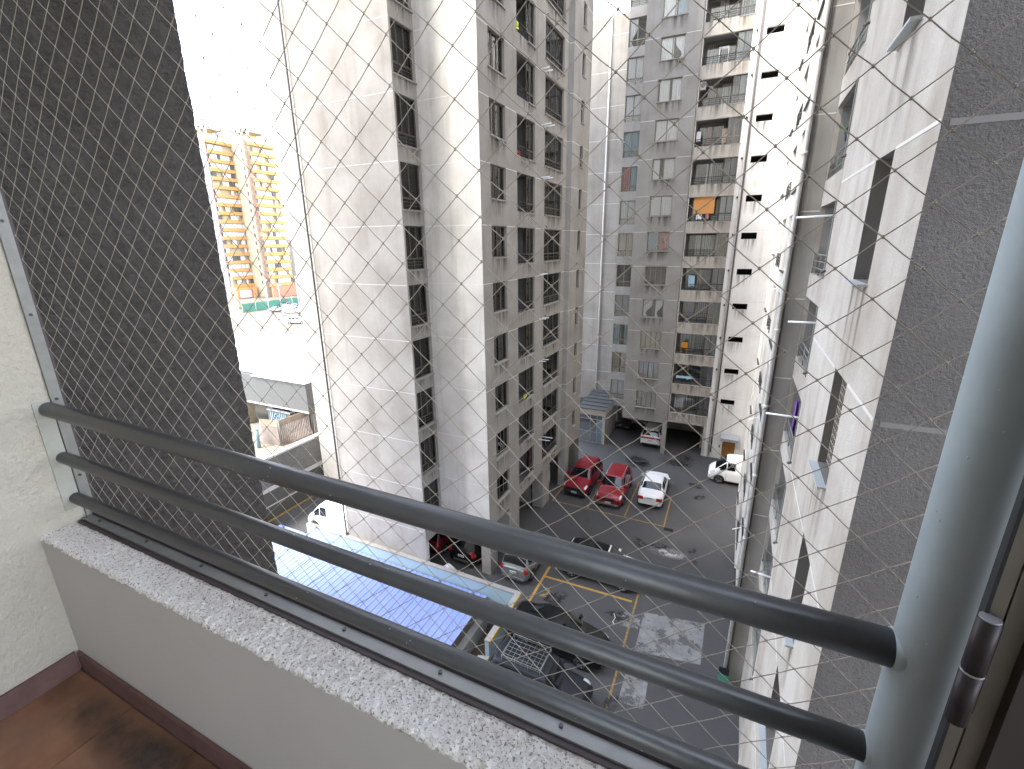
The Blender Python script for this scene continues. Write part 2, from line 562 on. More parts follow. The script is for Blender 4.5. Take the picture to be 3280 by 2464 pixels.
g = MB(); g.quad((-900, -500, -1.6), (700, -500, -1.6), (700, 1200, -1.6), (-900, 1200, -1.6))
structure(g.build('ground', 'far_ground'))
m = MB(); m.prism([(-7.92, -2.0), (9, -2.0), (9, 46), (-18.7, 46), (-18.7, 16.86), (-7.92, 16.86)], -1.5, 0.0)
yard = structure(m.build('courtyard_pavement', 'asphalt'))
m = MB(); m.prism([(-25.75, 16.86), (-18.72, 16.86), (-18.72, 46), (-25.75, 46)], -1.5, -0.003)
structure(m.build('side_road', 'asphalt'))
m = MB(); m.prism([(-60, 4), (-26.1, 4), (-26.1, 46), (-60, 46)], -1.5, 3.6)
structure(m.build('upper_yard', 'yard_ground'))
m = MB(); m.prism([(-420, 40), (-60.0, 40), (-60.0, 400), (-420, 400)], -1.5, 0.3)
structure(m.build('far_car_park', 'far_ground'))


def line(pts_w, name='parking_line', w=0.11, mat='yellow_line', z=0.004):
    (x0, y0), (x1, y1) = pts_w
    d = Vector((x1 - x0, y1 - y0)).normalized(); n = Vector((-d.y, d.x)) * w / 2
    mm = MB()
    mm.quad((x0 - n.x, y0 - n.y, z), (x0 + n.x, y0 + n.y, z), (x1 + n.x, y1 + n.y, z), (x1 - n.x, y1 - n.y, z))
    mm.f[0] = tuple(reversed(mm.f[0]))
    return mm.build(name, mat, yard)


for a in [((-9.98, 26.95), (-9.98, 28.9)), ((-9.92, 26.95), (-2.5, 26.95)), ((-7.52, 27.02), (-7.58, 31.8)), ((-5.02, 27.02), (-5.06, 32.1)), ((-2.54, 27.02), (-2.6, 30.7)),
          ((-2.78, 16.6), (-2.82, 20.4)), ((-2.7, 11.0), (-2.75, 15.6))]:
    line(a, w=0.09)
for a in [((-7.64, 13.2), (-7.64, 20.9)), ((-7.57, 19.55), (-3.0, 19.65)), ((-7.57, 17.02), (-5.0, 17.08)), ((-7.57, 14.3), (-6.9, 14.3))]:
    line(a, w=0.13, mat='yellow_fresh')
# the worn painted bay number "2"
line([(-7.25, 18.78), (-7.02, 18.66)], 'bay_number', 0.10)
line([(-7.00, 18.66), (-6.98, 18.42)], 'bay_number', 0.10, z=0.006)
line([(-6.98, 18.40), (-7.30, 18.10)], 'bay_number', 0.10, z=0.008)
line([(-7.34, 18.12), (-6.98, 18.16)], 'bay_number', 0.10, z=0.010)


def mark(cx, cy, sx, sy, mat, rz=0, z=0.003, name='mark'):
    mm = MB(); n = 20
    mm.poly([(math.cos(2 * math.pi * i / n) * sx, math.sin(2 * math.pi * i / n) * sy, 0) for i in range(n)])
    return link(name, mm.mesh(name, mat), yard, (cx, cy, z), rz)


mark(-5.8, 35.4, 1.1, 1.5, 'oil_stain', 0.4)
mark(-1.85, 24.35, 1.25, 0.55, 'pale_spot', 0.1)  # paler ellipse on the asphalt, broken up by noise
mark(-2.55, 24.75, 0.8, 0.35, 'crack_stain', 0.3, 0.006)
for i, (x, y, s) in enumerate([(-2.2, 26.74, 0.35), (-0.7, 25.1, 0.4), (-0.5, 24.1, 0.35), (-6.6, 18.3, 0.8), (-6.3, 17.8, 0.6), (-3.4, 18.4, 0.7), (-2.1, 15.9, 0.45), (-1.2, 33.2, 0.7), (-0.8, 31.6, 0.6), (-3.6, 24.6, 0.7), (-2.4, 22.6, 0.6), (-2.4, 37.2, 1.5), (-3.0, 36.4, 1.1), (-2.6, 14.0, 0.5)]):
    mark(x, y, s, s * 0.6, 'crack_stain', i * 1.3, 0.0035 + i * 0.0004)
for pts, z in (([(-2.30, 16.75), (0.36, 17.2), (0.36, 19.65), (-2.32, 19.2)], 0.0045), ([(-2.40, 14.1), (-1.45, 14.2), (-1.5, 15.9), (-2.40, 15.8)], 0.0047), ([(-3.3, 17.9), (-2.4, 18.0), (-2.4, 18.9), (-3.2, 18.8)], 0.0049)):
    mm = MB(); mm.poly([(x, y, z) for x, y in pts]); mm.build('pale_patch', 'pale_mottle', yard)  # paler mottled patches lying on the asphalt
mm = MB(); mm.path([(-3.62, 18.5, 0.02), (-3.5, 18.25, 0.02), (-3.55, 17.95, 0.02), (-3.42, 17.8, 0.02)], 0.018, 5)
tag(mm.build('twig', 'curtain_cream'), 'pale bent twig lying on the parking asphalt', 'twig')
mm = MB(); mm.box(-2.5, -1.95, 26.55, 26.85, 0.002, 0.012); mm.build('drain_grate', 'void', yard)

# ------------------------------------------------------------------ facade helpers
FACE = {'S': ((1, 0), (0, -1), 0.0), 'E': ((0, 1), (1, 0), math.pi / 2), 'W': ((0, -1), (-1, 0), -math.pi / 2)}


class Facade:
    def __init__(self, root, face, ox, oy, U, z0, z1, mat, opens=(), depth=0.12, name='wall', reveal=None):
        self.root, self.face, self.o = root, face, (ox, oy)
        self.ud, self.n, self.rz = FACE[face]
        mb = MB(); P = self.P
        us = sorted({0, U} | {o[0] for o in opens} | {o[1] for o in opens})
        zs = sorted({z0, z1} | {o[2] for o in opens} | {o[3] for o in opens})

        def covered(u, z):
            return any(o[0] < u < o[1] and o[2] < z < o[3] for o in opens)
        for i in range(len(us) - 1):
            run = None
            for j in range(len(zs) - 1):
                c = covered((us[i] + us[i + 1]) / 2, (zs[j] + zs[j + 1]) / 2)
                if not c:
                    run = [run[0], zs[j + 1]] if run else [zs[j], zs[j + 1]]
                if run and (c or j == len(zs) - 2):
                    mb.quad(P(us[i], 0, run[0]), P(us[i + 1], 0, run[0]), P(us[i + 1], 0, run[1]), P(us[i], 0, run[1]))
                    run = None
        wallmb = mb
        for o in opens:
            if reveal:
                mb = MB()
            u0, u1, a, b = o[:4]; d = o[4] if len(o) > 4 else depth
            mb.quad(P(u0, 0, a), P(u0, d, a), P(u0, d, b), P(u0, 0, b))
            mb.quad(P(u1, d, a), P(u1, 0, a), P(u1, 0, b), P(u1, d, b))
            mb.quad(P(u0, 0, b), P(u0, d, b), P(u1, d, b), P(u1, 0, b))
            mb.quad(P(u0, d, a), P(u0, 0, a), P(u1, 0, a), P(u1, d, a))
            if reveal:
                mb.build('reveal', reveal, root)
        self.obj = wallmb.build(name, mat, root)

    def P(self, u, d, z):
        """u along the wall, d into the building"""
        return (self.o[0] + self.ud[0] * u - self.n[0] * d, self.o[1] + self.ud[1] * u - self.n[1] * d, z)

    def place(self, name, me, u, d, z, parent=None):
        p = Vector(self.P(u, d, z)) - self.root.location
        return link(name, me, self.root, p, self.rz)


def room(mb, F, u0, u1, z0, z1, d0, d1):
    P = F.P
    if not isinstance(mb, MB):
        mm = MB(); room(mm, F, u0, u1, z0, z1, d0, d1)
        nm, mt = {'inter': ('interior', 'interior'), 'slot': ('slot_shaft', 'void')}.get(mb, ('balcony_recess', 'balcony_back'))
        return mm.build(nm, mt, F.root)
    mb.quad(P(u0, d1, z0), P(u1, d1, z0), P(u1, d1, z1), P(u0, d1, z1))
    mb.quad(P(u0, d0, z0), P(u0, d1, z0), P(u0, d1, z1), P(u0, d0, z1))
    mb.quad(P(u1, d1, z0), P(u1, d0, z0), P(u1, d0, z1), P(u1, d1, z1))
    mb.quad(P(u0, d0, z1), P(u0, d1, z1), P(u1, d1, z1), P(u1, d0, z1))
    mb.quad(P(u0, d1, z0), P(u0, d0, z0), P(u1, d0, z0), P(u1, d1, z0))


CACHE = {}


def cached(key, fn):
    if key not in CACHE:
        CACHE[key] = fn()
    return CACHE[key]


def curtain_mesh(w, h, mat, tie, seed):
    def f():
        rnd = random.Random(seed)
        ph = rnd.random() * 6; fr = 2 * math.pi / (0.13 + 0.06 * rnd.random())
        nu, nv = max(8, int(w / 0.035)), 6
        rows = []
        for j in range(nv + 1):
            t = j / nv; z = h * t
            k = 1.0
            if tie:
                k = 1 - 0.65 * math.exp(-((t - 0.28) / 0.22) ** 2) - (0.35 if t < 0.28 else 0)
                k = max(0.25, k)
            row = []
            for i in range(nu + 1):
                s = i / nu
                x = w * s * k if tie != 2 else w - w * (1 - s) * k
                row.append((x, 0.022 * math.sin(fr * w * s + ph + 0.4 * t) + 0.01 * math.sin(2.3 * fr * w * s + t), z))
            rows.append(row)
        return MB().grid(rows).mesh('curtain', mat)
    return cached(('cur', round(w, 2), round(h, 2), mat, tie, seed), f)


def window(F, u0, u1, z0, z1, depth=0.12, cols=3, transom=None, frame='bronze', sill=True, curt=(), opened=None, sillmat='pale_grey_render', bars=0, glass='window_glass', tcols=None):
    w, h = u1 - u0, z1 - z0
    tcols = tcols or cols
    t = 0.045

    def fr():
        b = MB(); y0, y1 = depth, depth + 0.055
        b.box(0, w, y0, y1, 0, t); b.box(0, w, y0, y1, h - t, h)
        b.box(0, t, y0, y1, t, h - t); b.box(w - t, w, y0, y1, t, h - t)
        zt = transom or 0
        if transom:
            b.box(t, w - t, y0, y1, transom - 0.035, transom + 0.035)
            for i in range(1, tcols):
                x = w * i / tcols
                b.box(x - 0.02, x + 0.02, y0 + 0.004, y1 - 0.004, t, transom - 0.035)
            for i in range(bars):
                zz = t + (transom - t) * (i + 1) / (bars + 1)
                b.box(t, w - t, y0 + 0.012, y0 + 0.028, zz - 0.009, zz + 0.009)
        for i in range(1, cols):
            x = w * i / cols
            b.box(x - 0.028, x + 0.028, y0 + 0.004, y1 - 0.004, (transom + 0.035) if transom else t, h - t)
        return b.mesh('window', frame)
    wo = F.place('window', cached(('win', round(w, 3), round(h, 3), cols, transom, frame, depth, bars, tcols), fr), u0, 0, z0)

    def pane(x0, x1, za, zb):
        me = cached(('pane', round(x1 - x0, 3), round(zb - za, 3), glass), lambda: MB().box(0, x1 - x0, 0, 0.006, 0, zb - za).mesh('pane', glass))
        link('pane', me, wo, (x0, depth + 0.03, za))
    zb = transom + 0.035 if transom else t
    for i in range(cols):
        if opened == i:
            continue
        a = t if i == 0 else w * i / cols + 0.028
        c = w - t if i == cols - 1 else w * (i + 1) / cols - 0.028
        pane(a, c, zb, h - t)
    if transom:
        for i in range(tcols):
            a = t if i == 0 else w * i / tcols + 0.02
            c = w - t if i == tcols - 1 else w * (i + 1) / tcols - 0.02
            pane(a, c, t, transom - 0.035)
    for n, (a, c, mat, tie) in enumerate(curt):
        me = curtain_mesh((c - a) * (w - 0.1), h - 0.07, mat, tie, int(w * 10) + n)
        link('curtain', me, wo, (0.05 + a * (w - 0.1), depth + 0.085 + 0.03 * n, 0.03))
    if sill:
        def sm():
            b = MB(); b.box(-0.06, w + 0.06, -0.07, depth + 0.002, -0.055, -0.003)
            return b.mesh('sill', sillmat)
        link('sill', cached(('sill', round(w, 3), depth, sillmat), sm), wo, (0, 0, 0))
    return wo


def railing_mesh(w, h, mat, bars=4, posts=2):
    def f():
        b = MB()
        for i in range(bars):
            z = h * (i + 1) / bars
            r = 0.024 if i == bars - 1 else 0.015
            b.tube((0, 0, z), (w, 0, z), r, 6)
        for i in range(posts + 1):
            x = 0.02 + (w - 0.04) * i / posts
            b.tube((x, 0, 0), (x, 0, h), 0.016, 6)
        return b.mesh('balcony_railing', mat)
    return cached(('rail', round(w, 2), round(h, 2), mat, bars, posts), f)


def joints(F, segs, k0, k1, mat='joint_paint', fl=0.905, h=0.03):
    for k in range(k0, k1):
        for (a, b) in segs:
            me = cached(('joint', round(b - a, 3), mat, h), lambda: MB().box(0, b - a, -0.005, 0.002, -h / 2, h / 2).mesh('joint', mat))
            F.place('joint', me, a, 0, fz(k + fl))


def drips(F, u0, u1, z, h=0.75):
    w = u1 - u0
    me = cached(('drip', round(w, 2), h), lambda: MB().box(0, w, -0.0055, -0.003, -h, 0).mesh('rain_stain', 'rain_stain'))
    F.place('rain_stain', me, u0, 0, z)


CURT = [
    [(0, 1, 'curtain_grey', 0)], [(0, 0.5, 'curtain_slate', 0), (0.5, 1, 'curtain_grey', 0)], [(0, 0.36, 'curtain_white', 0)],
    [(0, 1, 'curtain_slate', 0)], [(0, 0.45, 'curtain_taupe', 1), (0.6, 1, 'curtain_grey', 2)], [(0.3, 1, 'curtain_cream', 0)],
    [(0, 0.7, 'curtain_slate', 0)], [], [(0, 1, 'curtain_lilac', 0)], [(0.55, 1, 'curtain_white', 0)], [(0, 0.4, 'curtain_grey', 0), (0.7, 1, 'curtain_slate', 0)],
]

# ------------------------------------------------------------------ left tower
TOP = 46.0
LT = thing('apartment_tower', 'tall apartment tower with blank white end wall and dark framed windows, cars beneath it', 'building', (-14, 20, 0), world=True)
NV = 13
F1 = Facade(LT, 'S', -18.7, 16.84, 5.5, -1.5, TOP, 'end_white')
joints(F1, [(0.02, 5.48)], -1, NV, h=0.022)
Facade(LT, 'S', -24.4, 20.5, 5.7, 0, TOP, 'grey_render')
Facade(LT, 'W', -18.7, 20.5, 3.66, 0, TOP, 'beam_render')
Facade(LT, 'W', -24.4, 33.0, 12.5, 0, TOP, 'white_render')
mb = MB(); mb.tube((-18.78, 16.76, -0.2), (-18.78, 16.76, 45), 0.045, 8); mb.build('drain_pipe', 'pipe_dark', LT)
# return wall with one window to each floor
op = []
for k in range(NV):
    op.append((0.11, 1.50, fz(k + 0.165), fz(k + 0.905)))
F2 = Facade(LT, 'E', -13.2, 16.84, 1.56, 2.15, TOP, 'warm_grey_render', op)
rc = random.Random(3)
for k in range(NV):
    u0, u1, a, b = op[k]
    cu = [[(0, 1, 'curtain_grey', 0)], [(0, 0.5, 'curtain_grey', 0), (0.5, 1, 'curtain_white', 0)], [(0.05, 1, 'curtain_lilac', 0)], [(0, 0.75, 'curtain_lilac', 0), (0.78, 1, 'curtain_white', 0)], [(0, 0.85, 'curtain_slate', 0), (0.88, 1, 'curtain_green', 0)]][[1, 0, 2, 1, 4, 0, 3, 0, 2, 1, 0, 3, 0][k]]
    if k == 3:
        cu = [(0, 0.45, 'curtain_cream', 1), (0.5, 1, 'curtain_slate', 2)]
    drips(F2, u0, u1, a - 0.06, 0.55)
    window(F2, u0, u1, a, b, cols=3 if k % 3 else 2, transom=0.47, bars=2, curt=cu, tcols=2, glass='clear_glass')
    room('inter', F2, u0, u1, a, b, 0.12, 1.1)
F3 = Facade(LT, 'S', -13.2, 18.4, 2.95, 2.8, TOP, 'white_render_stained')
joints(F3, [(0.03, 2.9)], 0, NV, h=0.03)
# courtyard face: windows, balconies, wide windows
op, wins, bals, wide = [], [], [], []
for k in range(NV):
    wins.append((0.92, 2.42, fz(k + 0.355), fz(k + 0.905)))
    bals.append((3.65, 5.85, fz(k + 0.20), fz(k + 0.905), 0.16))
    wide.append((7.18, 10.08, fz(k + 0.205), fz(k + 0.908)))
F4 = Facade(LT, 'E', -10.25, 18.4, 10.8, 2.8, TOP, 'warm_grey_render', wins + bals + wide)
joints(F4, [(0.03, 0.9), (2.45, 3.6), (5.9, 7.1), (10.15, 10.77)], 0, NV)
for k in range(NV):
    u0, u1, a, b = wins[k]
    window(F4, u0, u1, a, b, cols=4 if k % 2 else 3, curt=CURT[(k * 3 + 2) % 11], glass='clear_glass')
    drips(F4, u0 - 0.15, u1 + 0.15, a - 0.06)
    drips(F4, wide[k][0], wide[k][1], wide[k][2] - 0.06, 0.7)
    drips(F4, bals[k][0], bals[k][1], bals[k][2] - 0.01, 0.65)
    room('inter', F4, u0, u1, a, b, 0.12, 1.1)
    u0, u1, a, b = wide[k]
    window(F4, u0, u1, a, b, cols=3, transom=0.42, bars=1 if k % 2 else 2, curt=CURT[(k * 5 + 1) % 11], tcols=3, glass='clear_glass')
    room('inter', F4, u0, u1, a, b, 0.12, 1.3)
    u0, u1, a, b, _ = bals[k]
    room(None, F4, u0, u1, a - 0.0, b, 0.16, 1.25)
    window(F4, u0 + 1.30, u1, a, b, cols=2, transom=0.45, depth=0.10, curt=[(0.3, 1, ['curtain_slate', 'curtain_grey', 'curtain_taupe'][k % 3], 0)])
    F4.place('balcony_railing', railing_mesh(1.27, 0.46, 'dark_metal', 4, 2), u0 + 0.02, 0.06, a)
    dr = window(F4, u0 + 0.1, u0 + 1.9, a + 0.02, b - 0.12, depth=1.18, cols=2, sill=False, curt=[(0.1, 0.9, ['curtain_slate', 'curtain_grey'][k % 2], 0)] if k % 3 else [])
    # drying arms: pale tubes folded out beside the wide windows
    if k not in (5, 9):
        L = [0.75, 0.0, 0.42, 0.42, 0.3, 0.8, 0.55, 0.6, 0.45, 0.5, 0.5, 0.5, 0.5][k]
        for (uu, s) in ((6.55, 1.0), (7.02, 1.0)):
            if L:
                me = cached(('arm', L), lambda: MB().tube((0, 0, 0), (0, -L, 0.03), 0.028, 6).mesh('drying_arm', 'white_tube'))
                F4.place('drying_arm', me, uu, 0.0, fz(k + 0.93))
    me = cached(('bracket',), lambda: MB().path([(0, 0, 0), (0, -0.07, 0), (0, -0.10, -0.05), (0, -0.09, -0.12)], 0.022, 6).mesh('vent_elbow', 'pipe_dark'))
    F4.place('vent_elbow', me, 7.35, 0.0, fz(k + 0.97))
F5 = Facade(LT, 'S', -10.25, 29.2, 0.30, 0, TOP, 'pale_grey_render')
joints(F5, [(0.005, 0.297)], 0, NV)
op = [(1.55, 2.15, fz(k + 0.43), fz(k + 0.915)) for k in range(NV)]
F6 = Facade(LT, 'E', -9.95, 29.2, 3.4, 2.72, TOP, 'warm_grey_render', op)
joints(F6, [(0.02, 1.5), (2.2, 3.38)], 0, NV)
for k, (u0, u1, a, b) in enumerate(op):
    window(F6, u0, u1, a, b, cols=1, curt=CURT[(k + 2) % 4])
    room('inter', F6, u0, u1, a, b, 0.12, 1.0)
# undercroft: soffit, piers, back wall, far side
mb = MB()
mb.quad((-18.7, 18.4, 2.8), (-18.7, 32.6, 2.8), (-10.25, 32.6, 2.8), (-10.25, 18.4, 2.8))
mb.quad((-18.7, 16.84, 2.15), (-18.7, 18.4, 2.15), (-13.2, 18.4, 2.15), (-13.2, 16.84, 2.15))
mb.quad((-18.7, 18.4, 2.15), (-18.7, 18.4, 2.8), (-10.25, 18.4, 2.8), (-10.25, 18.4, 2.8))
mb.quad((-10.25, 29.2, 2.72), (-10.25, 32.6, 2.72), (-9.95, 32.6, 2.72), (-9.95, 29.2, 2.72))
mb.build('soffit', 'concrete', LT)
for (x0, x1, y0, y1, z1) in [(-10.80, -10.252, 18.402, 19.2, 2.8), (-10.9, -10.252, 20.7, 22.05, 2.79), (-11.0, -10.252, 25.75, 26.95, 2.79), (-10.45, -9.952, 29.203, 30.1, 2.71)]:
    MB().box(x0, x1, y0, y1, 0, z1).build('pier', 'warm_grey_render', LT)
MB().box(-13.45, -13.202, 16.842, 17.05, -1.5, 2.14).build('pier', 'white_render', LT)
MB().box(-18.7, -11.2, 25.9, 26.1, 0, 2.79).build('undercroft_wall', 'concrete', LT)
MB().box(-18.69, -18.5, 16.9, 33, 0, 2.14).build('undercroft_wall', 'concrete', LT)  # side wall added to block light from the undercroft
MB().box(-18.7, -11.2, 32.4, 32.6, 0, 2.71).build('undercroft_wall', 'concrete', LT)
mb = MB(); mb.quad((-9.95, 32.6, 0), (-18.7, 32.6, 0), (-18.7, 32.6, TOP), (-9.95, 32.6, TOP))
mb.quad((-24.4, 33, TOP), (-24.4, 16.84, TOP), (-9.95, 16.84, TOP), (-9.95, 33, TOP)); mb.build('wall', 'warm_grey_render', LT)

# ------------------------------------------------------------------ middle block closing the courtyard
TOP = 42.0
MBk = thing('apartment_block', 'grey and white apartment block closing the courtyard, with balconies and slot windows', 'building', (-4, 41, 0), world=True)
B0 = Facade(MBk, 'S', -15.0, 42.8, 5.4, 0, 34.3, 'warm_grey_render')
joints(B0, [(0.02, 3.3), (3.6, 5.38)], 0, 13)
mb = MB(); mb.quad((-9.6, 42.8, 34.3), (-9.6, 55, 34.3), (-15, 55, 34.3), (-15, 42.8, 34.3)); mb.build('roof', 'concrete', MBk)
mb = MB(); mb.tube((-11.5, 42.72, 3.3), (-11.5, 42.72, 34.2), 0.07, 8); mb.build('drain_pipe', 'pipe_white', MBk)
op = [(0.03, 1.28, fz(k + 0.175), fz(k + 0.902)) for k in range(NV)]
B1 = Facade(MBk, 'S', -9.6, 40.5, 1.9, 2.8, TOP, 'pale_grey_render', op)
cw = [[(0, 1, 'curtain_white', 0)], [(0, 0.5, 'curtain_taupe', 0), (0.42, 0.6, 'curtain_red', 0), (0.6, 1, 'curtain_cream', 0)], [(0, 0.4, 'curtain_blue', 0), (0.75, 1, 'curtain_blue', 0)], [(0, 1, 'curtain_grey', 0)], [], [(0, 1, 'curtain_cream', 0)],
      [(0, 1, 'curtain_white', 0)], [(0, 0.55, 'curtain_pink', 0), (0.55, 1, 'curtain_blue', 0)], [(0, 1, 'curtain_blue', 0)], [(0, 1, 'curtain_white', 0)], [(0, 1, 'curtain_white', 0)], [(0, 0.5, 'curtain_white', 1)], [(0, 1, 'curtain_white', 0)]]
for k in range(NV):
    u0, u1, a, b = op[k]
    window(B1, u0, u1, a, b, cols=2, transom=0.44, bars=2, frame='brass', curt=cw[k], sill=False, glass='clear_glass')
    room('inter', B1, u0, u1, a, b, 0.12, 1.1)
mb = MB(); mb.quad((-9.6, 42.8, 2.8), (-9.6, 40.5, 2.8), (-9.6, 40.5, TOP), (-9.6, 42.8, TOP))
mb.quad((-9.6, 40.5, 2.8), (-9.6, 44, 2.8), (-7.8, 44, 2.8), (-7.8, 40.5, 2.8)); mb.build('wall', 'pale_grey_render', MBk)
# grey projecting bay
op = [(1.06, 2.66, fz(k + 0.355), fz(k + 0.903)) for k in range(NV)]
B2 = Facade(MBk, 'S', -7.8, 37.9, 3.67, 2.72, TOP, 'grey_render', op)
joints(B2, [(0.02, 1.0), (2.72, 3.65)], 0, NV)
gw = [[(0, 1, 'curtain_white', 0)], [(0, 0.45, 'curtain_cream', 0), (0.5, 1, 'curtain_white', 0)], [(0, 1, 'curtain_cream', 0)], [(0, 0.45, 'curtain_white', 1), (0.6, 0.95, 'curtain_white', 1)], [], [(0, 0.5, 'curtain_blue', 0), (0.52, 1, 'curtain_pink', 0)],
      [(0, 1, 'curtain_white', 0)], [(0, 0.3, 'curtain_white', 0), (0.5, 1, 'curtain_white', 0)], [(0, 1, 'curtain_white', 0)], [(0.04, 0.5, 'curtain_white', 0), (0.6, 1, 'curtain_white', 0)], [(0, 0.55, 'curtain_white', 0), (0.6, 1, 'curtain_white', 2)], [(0, 0.55, 'curtain_white', 0), (0.6, 1, 'curtain_blue', 0)], [(0, 1, 'curtain_white', 0)]]
for k in range(NV):
    u0, u1, a, b = op[k]
    drips(B2, u0 - 0.2, u1 + 0.2, a - 0.06, 0.8)
    window(B2, u0, u1, a, b, cols=4 if k in (0, 1, 2, 4) else 2, frame='brass', curt=gw[k], glass='clear_glass')
    room('inter', B2, u0, u1, a, b, 0.12, 1.1)
mb = MB()
mb.quad((-4.13, 37.9, 2.72), (-4.13, 38.8, 2.72), (-4.13, 38.8, TOP), (-4.13, 37.9, TOP))
mb.quad((-7.8, 40.5, 2.72), (-7.8, 37.9, 2.72), (-7.8, 37.9, TOP), (-7.8, 40.5, TOP))
mb.build('wall', 'grey_render', MBk)
# white bay: balconies, slot windows, service door
DOOR = (4.35, 5.30, 0.0, 1.62)
bal = [(0.04, 3.03, fz(k + 0.18), fz(k + 0.85), 0.15) for k in range(NV)]
slot = [(3.83, 4.83, fz(k + 0.665), fz(k + 0.84), 0.3) for k in range(NV)]
B3 = Facade(MBk, 'S', -4.13, 38.8, 13, 2.72, TOP, 'bay_white', bal + slot)
B3b = Facade(MBk, 'S', -1.08, 38.8, 9.95, 0, 2.719, 'bay_white', [(1.30, 2.25, 0.0, 1.62, 0.15)])
joints(B3, [(3.60, 7.5)], 0, NV, mat='joint_paint', fl=0.90, h=0.022)
for (u0, u1, a, b, d) in slot:
    room('slot', B3, u0, u1, a, b, 0.3, 0.9)
bc = [  # curtains of the sliding doors, floor by floor
    [(0.0, 0.35, 'curtain_white', 0), (0.36, 0.75, 'curtain_cream', 0)],
    [(0.12, 0.22, 'curtain_red', 0), (0.22, 0.4, 'curtain_cream', 0), (0.44, 0.56, 'curtain_red', 2), (0.58, 1, 'curtain_taupe', 0)],
    [(0, 0.4, 'curtain_lilac', 0), (0.48, 0.95, 'curtain_blue', 0)],
    [(0.1, 0.3, 'curtain_purple', 0), (0.35, 0.95, 'curtain_lilac', 0)],
    [(0.3, 0.42, 'curtain_taupe', 0)],
    [(0.15, 0.85, 'curtain_white', 0)],
    [(0.0, 1.0, 'curtain_slate', 0)],
    [(0.25, 0.4, 'curtain_white', 0), (0.42, 0.95, 'curtain_blue', 0)],
    [(0.08, 0.3, 'curtain_pink', 0), (0.32, 0.46, 'curtain_green', 0), (0.5, 0.95, 'curtain_lilac', 0)],
    [(0.45, 1.0, 'curtain_white', 0)],
    [(0.0, 0.2, 'curtain_grey', 0), (0.22, 0.5, 'curtain_blue', 0)],
    [(0.2, 0.4, 'curtain_white', 0), (0.6, 0.9, 'curtain_white', 0)],
    [(0.0, 0.6, 'curtain_white', 0)]]
bw = ['curtain_slate', 'curtain_grey', 'curtain_slate', 'curtain_slate', 'curtain_slate', 'curtain_taupe', 'curtain_white', 'curtain_slate', 'curtain_slate', 'curtain_white', 'curtain_grey', 'curtain_blue', 'curtain_white']
for k in range(NV):
    u0, u1, a, b, d = bal[k]
    room(None, B3, u0, u1, a, b, 0.15, 1.30)
    # projecting parapet beam in front of each balcony
    B3.place('balcony_beam', cached(('beam',), lambda: MB().box(0, 2.98, -0.05, 0.0, 0, FLH * 0.327).mesh('balcony_beam', 'beam_render')), 0.045, 0, fz(k - 0.149))
    B3.place('balcony_railing', railing_mesh(2.08, 0.48, 'dark_metal', 4, 3), u0 + 0.02, 0.05, a)
    window(B3, u0 + 2.12, u1, a, b, cols=2, transom=0.5, bars=2, depth=0.08, frame='brass' if k in (8, 3, 5) else 'bronze', curt=[(0.45 if k % 2 else 0, 1, bw[k], 0)])
    window(B3, u0 + 0.15, u0 + 2.95, a + 0.02, b - 0.1, depth=1.2, cols=3, sill=False, frame='brass', curt=bc[k], opened=2 if k in (4, 11) else None)
    B3.place('rain_stain', cached(('bdrip',), lambda: MB().box(0, 2.98, -0.0555, -0.053, -FLH * 0.32, 0).mesh('rain_stain', 'rain_stain')), 0.045, 0, a - 0.005)
    drips(B3, 3.75, 4.9, fz(k + 0.66), 0.9)
    me = cached(('vent',), lambda: MB().path([(0, 0, 0), (0, -0.10, 0), (0, -0.15, -0.07)], 0.06, 8).mesh('vent_elbow', 'pipe_dark'))
    B3.place('vent_elbow', me, 3.27, 0, fz(k + 0.80))
room('inter', B3b, 1.30, 2.25, 0, 1.62, 0.15, 0.3)
mb = MB(); mb.tube((-0.58, 38.70, 0.5), (-0.58, 38.70, 40), 0.05, 8); mb.build('drain_pipe', 'pipe_dark', MBk)
mb = MB(); mb.tube((-0.73, 38.72, 0.1), (-0.73, 38.72, 40), 0.06, 8); mb.build('drain_pipe', 'pipe_white', MBk)
dl = MB().box(0.225, 1.165, 38.90, 38.94, 0.0, 1.615).build('door', 'door_orange', MBk)
MB().tube((0.33, 38.86, 0.8), (0.33, 38.9, 0.8), 0.03, 8).build('handle', 'dark_metal', dl, (0, 0, 0))
mb = MB(); v = [(0.05, 38.79, 2.25), (1.35, 38.79, 2.25), (1.35, 38.3, 2.0), (0.05, 38.3, 2.0)]
mb.quad(v[3], v[2], v[1], v[0]); mb.quad(*[(x, y, z - 0.05) for x, y, z in v]); mb.box(0.05, 1.35, 38.26, 38.30, 1.78, 2.01)
mb.build('door_hood', 'hood_metal', MBk)
MB().box(-0.02, 0.06, 38.74, 38.80, 1.0, 1.2).build('intercom', 'dark_metal', MBk)
# undercroft of the block
mb = MB(); mb.quad((-7.8, 37.9, 2.72), (-7.8, 46, 2.72), (-4.13, 46, 2.72), (-4.13, 37.9, 2.72)); mb.quad((-4.13, 38.8, 2.72), (-4.13, 46, 2.72), (-1.08, 46, 2.72), (-1.08, 38.8, 2.72)); mb.build('soffit', 'concrete', MBk)
MB().box(-9.6, -1.08, 44.0, 44.2, 0, 2.79).build('undercroft_wall', 'concrete', MBk)
MB().box(-1.3, -1.082, 38.81, 44, 0, 2.71).build('undercroft_wall', 'white_render_stained', MBk)
MB().box(-4.45, -4.131, 37.902, 38.5, 0, 2.72).build('pier', 'pale_grey_render', MBk)
MB().box(-1.55, -1.35, 40.4, 40.7, 0, 2.71).build('pier', 'pale_grey_render', MBk)
MB().box(-9.5, -7.9, 43.6, 43.9, 1.75, 2.1).build('warning_beam', 'yellow_paint', MBk)
